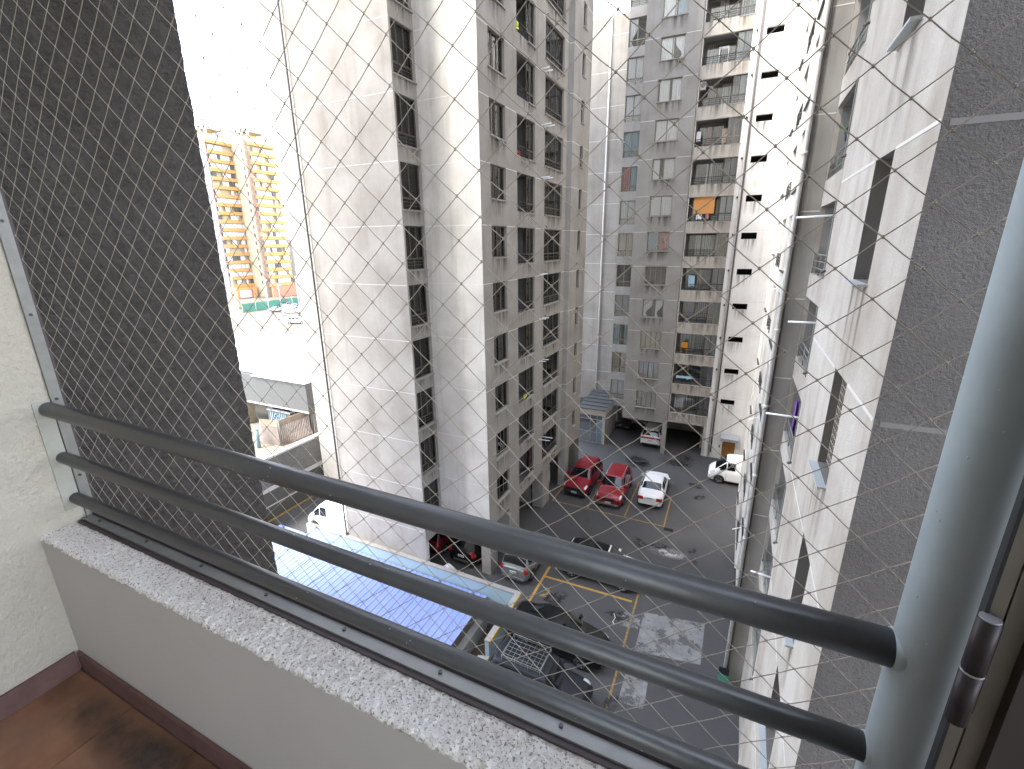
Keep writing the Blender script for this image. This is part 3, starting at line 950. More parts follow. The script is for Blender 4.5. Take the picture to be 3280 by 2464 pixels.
MB().box(-7.7, -1.4, 43.85, 43.97, 2.2, 2.5).build('warning_beam', 'yellow_paint', MBk)
MB().box(-15, -9.62, 42.9, 44, 0, 3.0).build('undercroft_wall', 'concrete', MBk)
# entrance vestibule with sheet roof and glazed doors
mb = MB()
for i in range(6):
    y0 = 37.55 + i * 0.88; z0 = 3.16 + i * 0.04
    mb = MB(); mb.box(-11.75, -9.18, y0, y0 + 0.87, z0, z0 + 0.03); mb.box(-11.75, -9.18, y0, y0 + 0.05, z0 + 0.03, z0 + 0.06)
    mb.build('roof_sheet', 'slate_sheet', MBk)
MB().box(-11.72, -9.21, 37.6, 37.75, 2.65, 3.15).build('fascia', 'beam_render', MBk)
MB().box(-9.36, -9.22, 37.76, 42.8, 2.65, 3.15).build('fascia', 'beam_render', MBk)
MB().box(-9.40, -9.22, 37.62, 37.8, 0, 2.65).build('post', 'beam_render', MBk)
MB().box(-9.40, -9.24, 42.3, 42.5, 0, 2.65).build('post', 'beam_render', MBk)
vd = MB()
for z in (0.02, 1.0, 2.2, 2.6):
    vd.box(-11.7, -9.41, 37.68, 37.73, z, z + 0.05)
for x in (-11.7, -10.55, -9.95, -9.46):
    vd.box(x, x + 0.05, 37.67, 37.74, 0.02, 2.64)
vd = vd.build('door_frame', 'sill_metal', MBk)
for (x0, x1) in ((-11.65, -10.55), (-10.5, -9.95)):
    for (z0, z1) in ((0.07, 1.0), (1.05, 2.2)):
        MB().box(x0, x1, 37.70, 37.706, z0, z1).build('pane', 'clear_glass', vd, (0, 0, 0))
MB().box(-9.89, -9.47, 37.69, 37.72, 0.1, 2.2).build('door', 'sky_blue_panel', MBk)
MB().box(-9.30, -9.26, 37.9, 42.2, 0, 2.64).build('side_panel', 'warm_grey_render', MBk)
MB().box(-13, -9.4, 42.3, 42.7, 0, 2.6).build('undercroft_wall', 'interior', MBk)
mb = MB(); mb.quad((5, 38.8, TOP), (5, 55, TOP), (-9.6, 55, TOP), (-9.6, 38.8, TOP)); mb.quad((-9.6, 55, 0), (9, 55, 0), (9, 55, TOP), (-9.6, 55, TOP)); mb.build('roof', 'concrete', MBk)

# ------------------------------------------------------------------ right wing
RW = thing('apartment_wing', 'tall white wing with streaked walls and a dark grey end, right beside the balcony', 'building', (4, 16, 0), world=True)
D0 = Facade(RW, 'S', 1.28, 5.13, 8, -1, TOP, 'dark_render')
joints(D0, [(0.05, 7.9)], 0, NV, 'joint_dark', 0.915, 0.05)
op = [(2.25, 3.05, fz(k + 0.385), fz(k + 0.925), 0.28) for k in range(NV)]
D1 = Facade(RW, 'W', 1.28, 9.5, 4.37, -1, TOP, 'white_render_streaked', op, reveal='slot_reveal')
joints(D1, [(0.02, 2.2), (3.1, 4.35)], 0, NV, 'joint_soft', 0.925, 0.035)
for k, (u0, u1, a, b, d) in enumerate(op):
    wn = window(D1, u0, u1, a, b, cols=1, depth=0.28, sill=False, frame='green_metal', curt=[(0, 1, 'curtain_slate', 0)])
    me = cached(('asill',), lambda: MB().box(-0.03, 0.83, -0.10, 0.279, -0.035, -0.004).mesh('sill', 'sill_metal'))
    link('sill', me, wn, (0, 0, 0))
    drips(D1, u0 - 0.1, u1 + 0.1, a - 0.04, 1.05)
    if k == 4:
        nm = MB()
        for i in range(14):
            nm.tube((0.02, 0.10, 0.05 + i * 0.1), (0.78, 0.10, 0.05 + i * 0.1), 0.004, 4, False)
        for i in range(9):
            nm.tube((0.03 + i * 0.092, 0.10, 0.02), (0.03 + i * 0.092, 0.10, 1.35), 0.004, 4, False)
        link('window_net', nm.mesh('window_net', 'net_cord'), wn, (0, 0, 0))
    room('inter', D1, u0, u1, a, b, 0.28, 1.0)
mb = MB(); mb.quad((1.85, 9.5, -1), (1.28, 9.5, -1), (1.28, 9.5, TOP), (1.85, 9.5, TOP)); mb.build('wall', 'white_render', RW)
op = [(0.06, 2.8, fz(k + 0.215), fz(k + 0.945), 0.12) for k in range(NV)]
D2 = Facade(RW, 'W', 1.85, 16.7, 7.2, -1, TOP, 'white_render_streaked', op)
for k, (u0, u1, a, b, d) in enumerate(op):
    room(None, D2, u0, u1, a, b, 0.12, 1.4)
    D2.place('balcony_railing', railing_mesh(2.7, 0.55, 'green_metal', 3, 2), u0 + 0.02, 0.04, a)
    D2.place('balcony_post', cached(('bpost',), lambda: MB().box(0, 0.09, -0.02, 0.08, 0, FLH * 0.73).mesh('balcony_post', 'green_metal')), u1 - 0.1, 0, a)
    window(D2, u0 + 0.3, u1 - 0.2, a, b - 0.1, depth=1.3, cols=3, sill=False, curt=CURT[k % 8])
    if k % 2 == 1 or k == 4:
        L = [0.4, 0.55, 0.4, 0.8, 0.62, 0.8, 0.4, 0.45, 0.4, 0.5, 0.5, 0.5, 0.5][k]
        me = cached(('rarm', L), lambda: MB().tube((0, 0, 0), (-0.1, -L, -0.02), 0.026, 6).mesh('drying_arm', 'white_tube'))
        D2.place('drying_arm', me, u1 + 0.25, 0, fz(k + 0.80))
    D2.place('vent_elbow', cached(('vent2',), lambda: MB().path([(0, 0, 0), (0, -0.08, 0), (0, -0.12, -0.05)], 0.035, 8).mesh('vent_elbow', 'pipe_dark')), u1 + 0.35, 0, fz(k + 0.30))
D3 = Facade(RW, 'S', 1.28, 16.7, 0.565, -1, TOP, 'pale_grey_render')
joints(D3, [(0.02, 0.56)], 0, NV)
wn = [(1.2, 2.4, fz(k + 0.36), fz(k + 0.905), 0.1) for k in range(NV)]
bl = [(4.3, 6.2, fz(k + 0.2), fz(k + 0.905), 0.12) for k in range(NV)]
wd = [(7.6, 9.9, fz(k + 0.2), fz(k + 0.905), 0.1) for k in range(NV)]
D4 = Facade(RW, 'W', 1.28, 27.0, 10.3, 2.7, TOP, 'white_render_stained', wn + bl + wd)
for k in range(NV):
    for q, c in ((wn[k], 3), (wd[k], 3)):
        window(D4, q[0], q[1], q[2], q[3], depth=0.10, cols=c, curt=CURT[(k * 2 + c) % 11], transom=0.42 if q is wd[k] else None, sillmat='dark_metal')
        room('inter', D4, q[0], q[1], q[2], q[3], 0.10, 1.0)
    q = bl[k]
    room(None, D4, q[0], q[1], q[2], q[3], 0.12, 1.2)
    D4.place('balcony_railing', railing_mesh(1.86, 0.48, 'dark_metal', 4, 2), q[0] + 0.02, -0.02, q[2])
    if k % 2 == 0:
        D4.place('drying_arm', cached(('rarm2',), lambda: MB().tube((0, 0, 0), (0.1, -0.35, -0.12), 0.02, 6).mesh('drying_arm', 'white_tube')), 7.2, 0, fz(k + 0.93))
Facade(RW, 'W', 1.62, 27.0, 10.3, -1, 2.699, 'white_render_stained')
mb = MB(); mb.quad((1.28, 16.7, 2.7), (1.28, 27.0, 2.7), (1.62, 27.0, 2.7), (1.62, 16.7, 2.7)); mb.build('soffit', 'concrete', RW)
mb = MB(); mb.quad((9, 27, 0), (1.62, 27, 0), (1.62, 27, 2.7), (9, 27, 2.7)); mb.quad((9, 27, 2.7), (1.28, 27, 2.7), (1.28, 27, TOP), (9, 27, TOP)); mb.build('wall', 'white_render', RW)
mb = MB(); mb.quad((9.28, 27, TOP), (1.28, 27, TOP), (1.28, 5.13, TOP), (9.28, 5.13, TOP)); mb.quad((9.28, 5.13, -1), (9.28, 27, -1), (9.28, 27, TOP), (9.28, 5.13, TOP)); mb.build('roof', 'concrete', RW)
Facade(RW, 'W', 4.3, 38.79, 11.79, 0, TOP, 'white_render_stained')  # unseen linking wall, added to stop sun coming through the gap
mb = MB(); mb.tube((1.23, 16.60, 0.6), (1.23, 16.60, 45), 0.07, 10)
for k in range(NV):
    mb.tube((1.23, 16.60, fz(k + 0.5)), (1.23, 16.60, fz(k + 0.54)), 0.085, 10)
mb.build('drain_pipe', 'pipe_white', RW)
mb = MB(); mb.tube((1.33, 16.62, 0.2), (1.33, 16.62, 45), 0.028, 8); mb.build('cable_duct', 'pipe_dark', RW)

# ------------------------------------------------------------------ low blue wall, blue roofed shed and pit
LW = thing('low_wall', 'low retaining wall with concrete coping, pale blue inner face and yellow edge, above the blue roof', 'wall', (-9, 16.7, -1.5), world=True)
MB().box(-21.9, -7.98, 16.62, 16.80, -1.5, 0.98).build('wall_panel', 'pale_blue_wall', LW)
MB().box(-21.9, -7.72, 16.60, 16.83, 0.98, 1.06).build('coping', 'concrete', LW)
MB().box(-7.97, -7.78, 13.6, 16.61, -1.5, 0.98).build('wall_panel', 'pale_blue_wall', LW)
MB().box(-7.99, -7.74, 13.6, 16.598, 0.98, 1.06).build('coping', 'concrete', LW)
MB().box(-7.738, -7.715, 13.6, 16.82, 0.88, 1.055).build('edge_stripe', 'yellow_paint', LW)
mb = MB(); mb.prism([(-8.25, 11.2), (-7.75, 11.3), (-7.72, 13.55), (-8.2, 13.4)], -1.5, 0.35); mb.build('broken_kerb', 'concrete', LW)
mb = MB(); n = 24
rows = []
for j in range(26):
    row = []
    for i in range(14):
        x = -9.35 + 1.4 * i / 13; y = 8.2 + 8.4 * j / 25
        row.append((x, y, -1.25 + 1.0 * (i / 13) ** 1.3 + 0.22 * noise.noise(Vector((x * 2.3, y * 2.3, 1)))))
    rows.append(row)
mb.grid([list(reversed(r)) for r in rows]); o = mb.build('dirt_bank', 'dirt'); o['kind'] = 'structure'
SH = thing('shed', 'long shed with blue ribbed sheet metal roof below the white tower', 'shed', (-16.5, 13, -1.5), world=True)
XR0, XR1, YR0, YR1 = -24.2, -9.5, 7.5, 16.56
n = 42
for i in range(n):
    x0 = XR0 + (XR1 - XR0) * i / n; x1 = XR0 + (XR1 - XR0) * (i + 1) / n
    mb = MB()
    zr = 0.40; zl = 0.30
    prof = [(x0, 0.0), (x0 + 0.02, 0.03), (x0 + 0.04, 0.0), (x0 + (x1 - x0) * 0.5 - 0.02, 0.0), (x0 + (x1 - x0) * 0.5, 0.012), (x0 + (x1 - x0) * 0.5 + 0.02, 0.0), (x1, 0.0)]
    mb.grid([[(x, YR1, zr + z) for x, z in reversed(prof)], [(x, YR0, zl + z) for x, z in reversed(prof)]], False)
    mb.build('roof_sheet', 'blue_roof', SH)
    MB().box(x0 - 0.006, x0 + 0.010, YR0 + 0.01, YR1 - 0.01, 0.31, 0.375).build('roof_seam', 'blue_roof_seam', SH)
MB().box(-24.0, -9.75, 7.7, 16.5, -1.5, 0.28).build('wall', 'brown_wall', SH)
MB().box(-9.74, -9.40, 8.2, 16.3, -1.5, -0.55).build('footing', 'concrete', SH)

# ------------------------------------------------------------------ retaining wall on the far side of the road, upper yard
RT = thing('retaining_wall', 'grey retaining wall with rough upper half, white bands and coping beside the side road', 'wall', (-25.8, 20, 0), world=True)
MB().box(-26.10, -25.80, 4, 46, -1.5, 1.95).build('wall_panel', 'fascia_grey', RT)
MB().box(-26.10, -25.76, 4, 46, 1.95, 2.2).build('band', 'far_white', RT)
mb = MB(); rows = []
for j in range(120):
    y = 4 + 42 * j / 119
    rows.append([(-25.85 + 0.05 * noise.noise(Vector((y * 1.1, z * 2.0, 4))) + 0.03 * noise.noise(Vector((y * 5, z * 6, 9))), y, 2.2 + 1.9 * z / 12) for z in range(13)])
mb.grid([list(reversed(r)) for r in rows]); mb.build('rough_panel', 'rough_wall', RT)
MB().box(-26.15, -25.74, 4, 46, 4.1, 4.24).build('coping', 'far_white', RT)
MB().box(-25.795, -25.78, 4, 46, 0.90, 0.99).build('band', 'far_white', RT)
MB().box(-25.74, -25.60, 4, 46, -0.5, 0.06).build('kerb', 'yellow_line', RT)

FN = thing('louvre_fence', 'rusty louvred metal fence standing on the upper yard above the retaining wall', 'fence', (-27.7, 21, 3.6), world=True)
MB().box(-29.0, -26.3, 18.6, 46, 3.6, 3.66).build('base_strip', 'rust_sheet', FN)


def louvres(p0, p1, z0, z1, n, closed=False):
    p0, p1 = Vector(p0), Vector(p1); d = (p1 - p0).normalized()
    for i in range(n):
        c = p0 + (p1 - p0) * ((i + 0.5) / n)
        mbx = MB(); mbx.box(-0.025, 0.025, -0.05, 0.05, 0, z1 - z0)
        o = cached(('louv', round(z1 - z0, 2)), lambda: mbx.mesh('slat', 'slat_rust'))
        link('slat', o, FN, Vector((c.x, c.y, z0)) - FN.location, math.atan2(d.y, d.x))
    b = MB(); nn = Vector((-d.y, d.x)) * 0.03
    b.prism([(p0.x - nn.x, p0.y - nn.y), (p1.x - nn.x, p1.y - nn.y), (p1.x + nn.x, p1.y + nn.y), (p0.x + nn.x, p0.y + nn.y)], z1, z1 + 0.45)
    b.build('top_panel', 'rust_sheet', FN)
    MB().tube((p0.x, p0.y, z0), (p0.x, p0.y, z1 + 0.45), 0.05, 6).build('post', 'green_metal', FN)


louvres((-29.2, 19.8), (-27.75, 20.05), 3.66, 5.1, 18)
louvres((-27.7, 20.1), (-27.6, 22.6), 3.66, 5.1, 18)
louvres((-27.55, 22.7), (-27.5, 26.5), 3.66, 5.1, 28)
RE = thing('ramp_enclosure', 'white capped grey enclosure walls behind the louvred fence', 'wall', (-30.5, 23, 3.6), world=True)
for (x0, x1, y0, y1) in [(-31.6, -31.45, 22.2, 30), (-29.3, -29.15, 22.2, 30), (-31.45, -29.3, 22.2, 22.35)]:
    MB().box(x0, x1, y0, y1, 3.6, 5.1).build('wall_panel', 'fascia_grey', RE)
    MB().box(x0 - 0.04, x1 + 0.04, y0 - 0.04 if y1 - y0 > 1 else y0 - 0.035, y1, 5.1, 5.19 if y1 - y0 > 1 else 5.186).build('cap', 'far_white', RE)
for i in range(9):
    MB().box(-31.3 + i * 0.2, -31.2 + i * 0.2, 22.16, 22.19, 3.9, 5.0).build('slat', 'sky_blue_panel', RE)
mb = MB(); mb.tube((-28.9, 19.2, 3.6), (-28.9, 19.2, 5.0), 0.13, 10); mb.tube((-28.9, 19.2, 5.0), (-28.9, 19.2, 5.06), 0.14, 10)
tag(mb.build('bollard', 'steel_blue'), 'blue grey steel bollard pipe by the louvred fence', 'bollard')
mb = MB(); mb.box(-31.8, -30.6, 18.6, 19.5, 3.6, 4.1)
tag(mb.build('concrete_block', 'far_white'), 'low white concrete block lying in the upper yard', 'block')
WH = thing('warehouse', 'low warehouse with flat white roof and deep grey fascia beyond the side road', 'building', (-36, 28, 3.6), world=True)
MB().box(-48, -26.6, 21.8, 22.0, 5.75, 7.9).build('fascia', 'fascia_grey', WH)
MB().box(-26.8, -26.6, 22.0, 34, 5.75, 7.9).build('fascia', 'fascia_grey', WH)
MB().box(-48, -26.55, 21.74, 21.8, 5.66, 5.75).build('fascia_trim', 'far_white', WH)
MB().box(-32.0, -26.4, 21.6, 25.6, 7.9, 7.98).build('roof_sheet', 'white_roof', WH)
MB().box(-49, -32.01, 22.4, 25.6, 7.86, 7.95).build('roof_sheet', 'white_roof', WH)
MB().box(-49, -26.4, 25.75, 34.3, 7.9, 8.0).build('roof_sheet', 'white_roof', WH)
MB().box(-49, -26.4, 25.6, 25.75, 7.7, 7.86).build('gutter', 'fascia_grey', WH)
mb = MB(); mb.poly([(-27.6, 30.4, 8.0), (-26.4, 30.2, 8.0), (-26.4, 30.5, 8.7)]); mb.poly([(-26.4, 30.5, 8.7), (-26.4, 31.9, 8.0), (-27.6, 30.4, 8.0)]); mb.build('roof_light', 'fascia_grey', WH)
for x in (-34.4, -45):
    MB().box(x - 0.45, x + 0.45, 21.9, 22.8, 3.6, 6.5).build('pillar', 'far_beige', WH)
MB().box(-33.3, -33.1, 24.0, 24.3, 3.6, 5.7).build('pillar', 'fascia_grey', WH)
MB().box(-48, -27, 30, 30.3, 3.6, 5.7).build('back_wall', 'far_grey', WH)
MB().box(-30.4, -30.1, 26, 26.3, 3.6, 5.7).build('pillar', 'orange_red', WH)

# ------------------------------------------------------------------ orange tower block far away
OT = thing('orange_tower_block', 'distant tower block with orange balcony bands and grey end wall', 'building', (-158, 112, 0), world=True)
nf, h0, hh = 17, 4.0, 2.62
zt = h0 + nf * hh


def far_block(x, y0, y1, tag_, xb):
    MB().box(xb, x - 1.2, y0, y1, 0.3, zt + 0.5).build('wall', 'far_beige', OT)
    for k in range(nf):
        z = h0 + k * hh
        MB().box(x - 1.3, x, y0 + 0.2, y1, z, z + 1.05).build('balcony_band', 'orange_slab', OT)
        MB().box(x - 1.3, x + 0.01, y0, y0 + 0.2, z - 0.2, z + 1.1).build('band_end', 'orange_red', OT)
        b = MB(); rr = random.Random(k * 7 + int(y0))
        y = y0 + 0.4
        while y < y1 - 0.6:
            w = 0.7 + rr.random() * 1.2
            if rr.random() < 0.75:
                me = cached(('fw', round(w, 1), rr.randrange(3)), lambda: MB().box(0, 0.06, 0, round(w, 1), 0, 1.35).mesh('window', rr.choice(['far_window', 'far_white', 'far_white', 'far_white', 'far_dark'])))
                link('window', me, OT, Vector((x - 0.35, y, z + 1.1)) - OT.location)
            y += w + 0.15
    MB().box(x - 1.4, x + 0.02, y0, y1, zt + 0.3, zt + 1.3).build('balcony_band', 'orange_slab', OT)
    MB().box(x - 1.3, x - 1.0, y0, y1, zt + 2.9, zt + 3.3).build('roof_beam', 'orange_slab', OT)
    for i in range(5):
        yy = y0 + (y1 - y0) * i / 4
        MB().box(x - 1.2, x - 0.9, yy - 0.2, yy + 0.2, zt + 1.3, zt + 2.9).build('roof_post', 'far_white', OT)


far_block(-155.5, 104.0, 112.6, 'a', -166)
far_block(-147.5, 112.8, 122.5, 'b', -158)
MB().box(-166, -156.0, 103.7, 104, 0.3, zt + 0.4).build('end_wall', 'far_grey', OT)
MB().box(-166, -155.4, 103.6, 104.1, zt + 0.4, zt + 1.4).build('balcony_band', 'orange_red', OT)
for k in range(nf):
    me = cached(('ew',), lambda: MB().box(0, 0.55, -0.03, 0.05, 0, 0.9).mesh('window', 'far_dark'))
    link('window', me, OT, Vector((-158.2, 103.68, h0 + k * hh + 0.8)) - OT.location)
MB().box(-156.5, -150.0, 112.55, 112.85, 0.3, zt + 1.0).build('core_wall', 'far_beige', OT)
MB().box(-149.6, -148.6, 111.6, 112.8, 0.3, zt + 2.2).build('core_wall', 'rust_sheet', OT)
for k in range(nf):
    MB().box(-151.5, -149.9, 112.5, 112.54, h0 + k * hh + 0.9, h0 + k * hh + 2.1).build('window', 'far_dark', OT)
for (x0, x1, y0, y1) in [(-165, -157, 105, 111), (-157, -149.5, 114, 121)]:
    for i in range(4):
        xx = x0 + (x1 - x0) * i / 3
        MB().box(xx - 0.3, xx + 0.3, y0, y0 + 0.6, zt + 0.5, zt + 5.5).build('roof_post', 'far_white', OT)
        MB().box(xx - 0.3, xx + 0.3, y1 - 0.6, y1, zt + 0.5, zt + 5.5).build('roof_post', 'far_white', OT)
    MB().box(x0 - 0.4, x1 + 0.4, y0, y1, zt + 4.6, zt + 5.6).build('roof_slab', 'far_beige', OT)
MB().box(-155.9, -155.0, 104, 113, 0.3, 3.9).build('shop_front', 'orange_wall', OT)
MB().box(-154.98, -154.9, 106, 110.5, 0.4, 2.9).build('shop_window', 'far_white', OT)
MB().box(-147.9, -147.0, 113, 123, 0.3, 3.9).build('shop_front', 'orange_red', OT)
MB().box(-156, -153.5, 103.9, 104.3, 0.3, 4.2).build('shop_pillar', 'orange_wall', OT)
MB().box(-154.4, -153.4, 110.6, 111.5, 0.3, 3.9).build('shop_pillar', 'orange_wall', OT)
SB = thing('scaffolded_block', 'far pale block with open dark frames behind the orange tower', 'building', (-150, 128, 0.3), world=True)
MB().box(-160, -148.5, 126, 150, 0.3, 20).build('wall', 'far_white', SB)
for k in range(7):
    for i in range(5):
        MB().box(-148.6, -148.45, 127 + i * 2.2, 128.4 + i * 2.2, 1.2 + k * 2.6, 2.8 + k * 2.6).build('window', 'far_dark', SB)
GF = thing('green_fence', 'long green mesh fence with pale posts in front of the orange tower', 'fence', (-125, 100, 0.3), world=True)
for i in range(10):
    y = 82 + i * 4
    MB().box(-120.04, -120.0, y, y + 3.9, 0.3, 2.6).build('mesh_panel', 'far_green', GF)
    MB().tube((-119.95, y, 0.3), (-119.95, y, 3.2), 0.06, 6).build('post', 'far_white', GF)
for i, (x, y, h) in enumerate([(-112, 84, 9), (-118, 92.5, 7), (-101, 84.5, 10), (-124, 83.2, 11)]):
    mb = MB(); mb.tube((x, y, 0.3), (x, y, h), 0.11, 6); mb.box(x - 0.1, x + 0.9, y - 0.1, y + 0.1, h - 0.15, h)
    tag(mb.build('lamp_post', 'far_white'), 'slim pale lamp post standing in the far car park', 'lamp post', 'lamp posts in the far car park')
for i in range(7):
    mb = MB(); x, y = -96 - i * 3.1, 74.0 + (i % 3) * 4.2
    mb.box(x, x + 1.8, y, y + 0.5, 0.3, 0.75)
    tag(mb.build('wheel_stop', 'concrete'), 'short concrete wheel stop on the pale far car park', 'wheel stop', 'wheel stops in the far car park')
for i in range(6):
    b = MB(); rr = random.Random(i); cx, cy = -122 - i * 0.8, 84 + i * 6.2
    for q in range(160):
        v = Vector((rr.gauss(0, 1), rr.gauss(0, 1), rr.gauss(0, 0.6))) * 0.8
        p = Vector((cx, cy, 1.4)) + v
        a = Vector((rr.uniform(-1, 1), rr.uniform(-1, 1), rr.uniform(-1, 1))) * 0.35; c = Vector((rr.uniform(-1, 1), rr.uniform(-1, 1), rr.uniform(-1, 1))) * 0.35
        b.poly([p, p + a, p + c])
    t = thing('shrub', 'loose green shrub growing behind the green mesh fence', 'shrub', (cx, cy, 0.3), group='shrubs along the green fence', world=True)
    b.build('foliage', 'leaf', t)
    MB().tube((cx, cy, 0.3), (cx, cy, 1.4), 0.06, 5).build('stem', 'brown_wall', t)

# ------------------------------------------------------------------ vehicles


def smooth_curve(pts, sig=0.035):
    xs = np.linspace(-0.25, 1.25, 601); ys = np.interp(xs, [p[0] for p in pts], [p[1] for p in pts])
    k = np.exp(-0.5 * ((np.arange(-40, 41) * 0.0025) / sig) ** 2); k /= k.sum()
    ys2 = np.convolve(np.pad(ys, 40, 'edge'), k, 'valid')
    return lambda x: float(np.interp(x, xs, ys2))


class CarShape:
    def __init__(self, L, Wd, top, belt, roofw, clear=0.22, sig=0.012):
        self.L, self.W, self.clear = L, Wd, clear
        self.top = smooth_curve(top, sig); self.belt = smooth_curve(belt, sig); self.roofw = smooth_curve(roofw, sig)

    def sec(self, t):
        L, Wd = self.L, self.W
        e = abs(t - 0.5) * 2
        w = Wd / 2 * (1 - 0.03 * e ** 2 - 0.13 * e ** 12)
        z0 = self.clear + 0.10 * e ** 10
        zt = self.top(t); zb = min(self.belt(t), zt - 0.05)
        wt = Wd / 2 * self.roofw(t) * (1 - 0.05 * e ** 10)
        wt = min(wt, w * 0.96)
        return [(w * 0.93, z0), (w * 0.985, z0 + 0.10), (w, z0 + (zb - z0) * 0.45), (w * 0.995, zb - 0.10 * (zb - z0)), (w * 0.955, zb),
                (wt, zt - 0.055 * min(1, (zt - zb) / 0.2)), (wt * 0.88, zt - 0.02), (wt * 0.5, zt), (0, zt + 0.012)]

    def P(self, t, v, side=1):
        s = self.sec(t); i = min(int(v), 7); f = v - i
        y = s[i][0] * (1 - f) + s[i + 1][0] * f; z = s[i][1] * (1 - f) + s[i + 1][1] * f
        return Vector(((t - 0.5) * self.L, side * y, z))

    def patch(self, mb, t0, t1, v0, v1, side=1, off=0.006, nt=8, nv=5, cross=False, tt=None):
        """surface patch lifted off the body; cross=True spans left v0 .. centre .. right v0"""
        vs = list(np.linspace(v0, v1, nv))
        rows = []
        for i in range(nt + 1):
            row = []
            if cross:
                seq = [(v, 1) for v in vs] + [(v, -1) for v in reversed(vs[:-1])]
            else:
                seq = [(v, side) for v in vs]
            for v, sd in seq:
                a, b = t0, t1
                if tt:
                    a, b = tt(v, t0, t1)
                t = a + (b - a) * i / nt
                p = self.P(t, v, sd)
                du = self.P(min(1, t + 0.004), v, sd) - self.P(max(0, t - 0.004), v, sd)
                dv = self.P(t, min(8, v + 0.05), sd) - self.P(t, max(0, v - 0.05), sd)
                nn = dv.cross(du) * sd
                if nn.length > 1e-9:
                    p = p + nn.normalized() * off
                row.append(p)
            rows.append(row)
        if side < 0 and not cross:
            rows = [list(reversed(r)) for r in rows]
        mb.grid(rows)
        return mb

    def body(self):
        ts = sorted(set(list(np.linspace(0, 1, 45)) + [0.01, 0.02, 0.035, 0.05, 0.95, 0.965, 0.98, 0.99]))
        vs = [0, 0.5, 1, 1.5, 2, 2.5, 3, 3.5, 4, 4.5, 5, 5.5, 6, 6.5, 7, 7.5, 8]
        mb = MB(); rows = []
        for t in ts:
            rows.append([self.P(t, v, 1) for v in vs] + [self.P(t, v, -1) for v in reversed(vs[:-1])])
        mb.grid(rows)
        mb.poly(list(reversed(rows[0]))); mb.poly(rows[-1])
        return mb


KINDS = {
    'suv': dict(L=4.35, Wd=1.80, top=[(0, .92), (.02, 1.0), (.035, 1.06), (.115, 1.52), (.20, 1.60), (.42, 1.64), (.60, 1.58), (.735, 1.08), (.76, 1.04), (.93, .93), (.98, .82), (1, .66)],
                belt=[(0, .86), (.1, 1.0), (.7, .98), (.78, .94), (.95, .82), (1, .6)], roofw=[(0, .84), (.05, .84), (.12, .68), (.3, .68), (.6, .68), (.74, .82), (.9, .86), (1, .74)], ws=(.625, .735), rw=(.04, .108), sw=(.125, .70), wb=(.185, .81), wr=.345),
    'hatch': dict(L=3.75, Wd=1.66, top=[(0, .86), (.02, .94), (.03, 1.0), (.075, 1.46), (.16, 1.53), (.42, 1.56), (.60, 1.50), (.78, 1.02), (.80, .99), (.94, .86), (1, .62)],
                  belt=[(0, .8), (.1, .97), (.72, .94), (.95, .76), (1, .55)], roofw=[(0, .86), (.05, .82), (.10, .72), (.6, .72), (.78, .84), (1, .74)], ws=(.63, .77), rw=(.034, .078), sw=(.10, .73), wb=(.17, .81), wr=.31),
    'sedan': dict(L=4.35, Wd=1.70, top=[(0, .80), (.02, .93), (.04, 1.0), (.155, 1.03), (.175, 1.06), (.32, 1.40), (.45, 1.45), (.56, 1.42), (.72, 1.0), (.745, .96), (.94, .80), (1, .58)],
                  belt=[(0, .72), (.1, .90), (.7, .90), (.95, .72), (1, .5)], roofw=[(0, .82), (.15, .80), (.30, .69), (.58, .68), (.74, .82), (.9, .86), (1, .72)], ws=(.575, .705), rw=(.185, .30), sw=(.25, .68), wb=(.19, .81), wr=.31),
    'van': dict(L=4.5, Wd=1.68, top=[(0, 1.70), (.01, 1.82), (.04, 1.90), (.5, 1.95), (.70, 1.90), (.74, 1.84), (.90, 1.12), (.92, 1.06), (.985, .86), (1, .66)],
                belt=[(0, 1.0), (.1, 1.08), (.7, 1.06), (.86, 1.0), (.96, .8), (1, .58)], roofw=[(0, .84), (.05, .86), (.7, .86), (.76, .84), (.92, .86), (1, .8)], ws=(.755, .895), rw=(-1, -1), sw=(.60, .86), wb=(.17, .83), wr=.33),
    'jeep': dict(L=3.7, Wd=1.62, top=[(0, 1.55), (.008, 1.64), (.03, 1.68), (.3, 1.70), (.60, 1.66), (.62, 1.63), (.70, 1.10), (.715, 1.06), (.96, .98), (.99, .90), (1, .80)],
                 belt=[(0, .98), (.1, 1.02), (.68, 1.0), (.95, .92), (1, .7)], roofw=[(0, .78), (.03, .80), (.6, .80), (.70, .82), (.72, .74), (1, .68)], ws=(.622, .698), rw=(-1, -1), sw=(.06, .66), wb=(.16, .82), wr=.37),
}


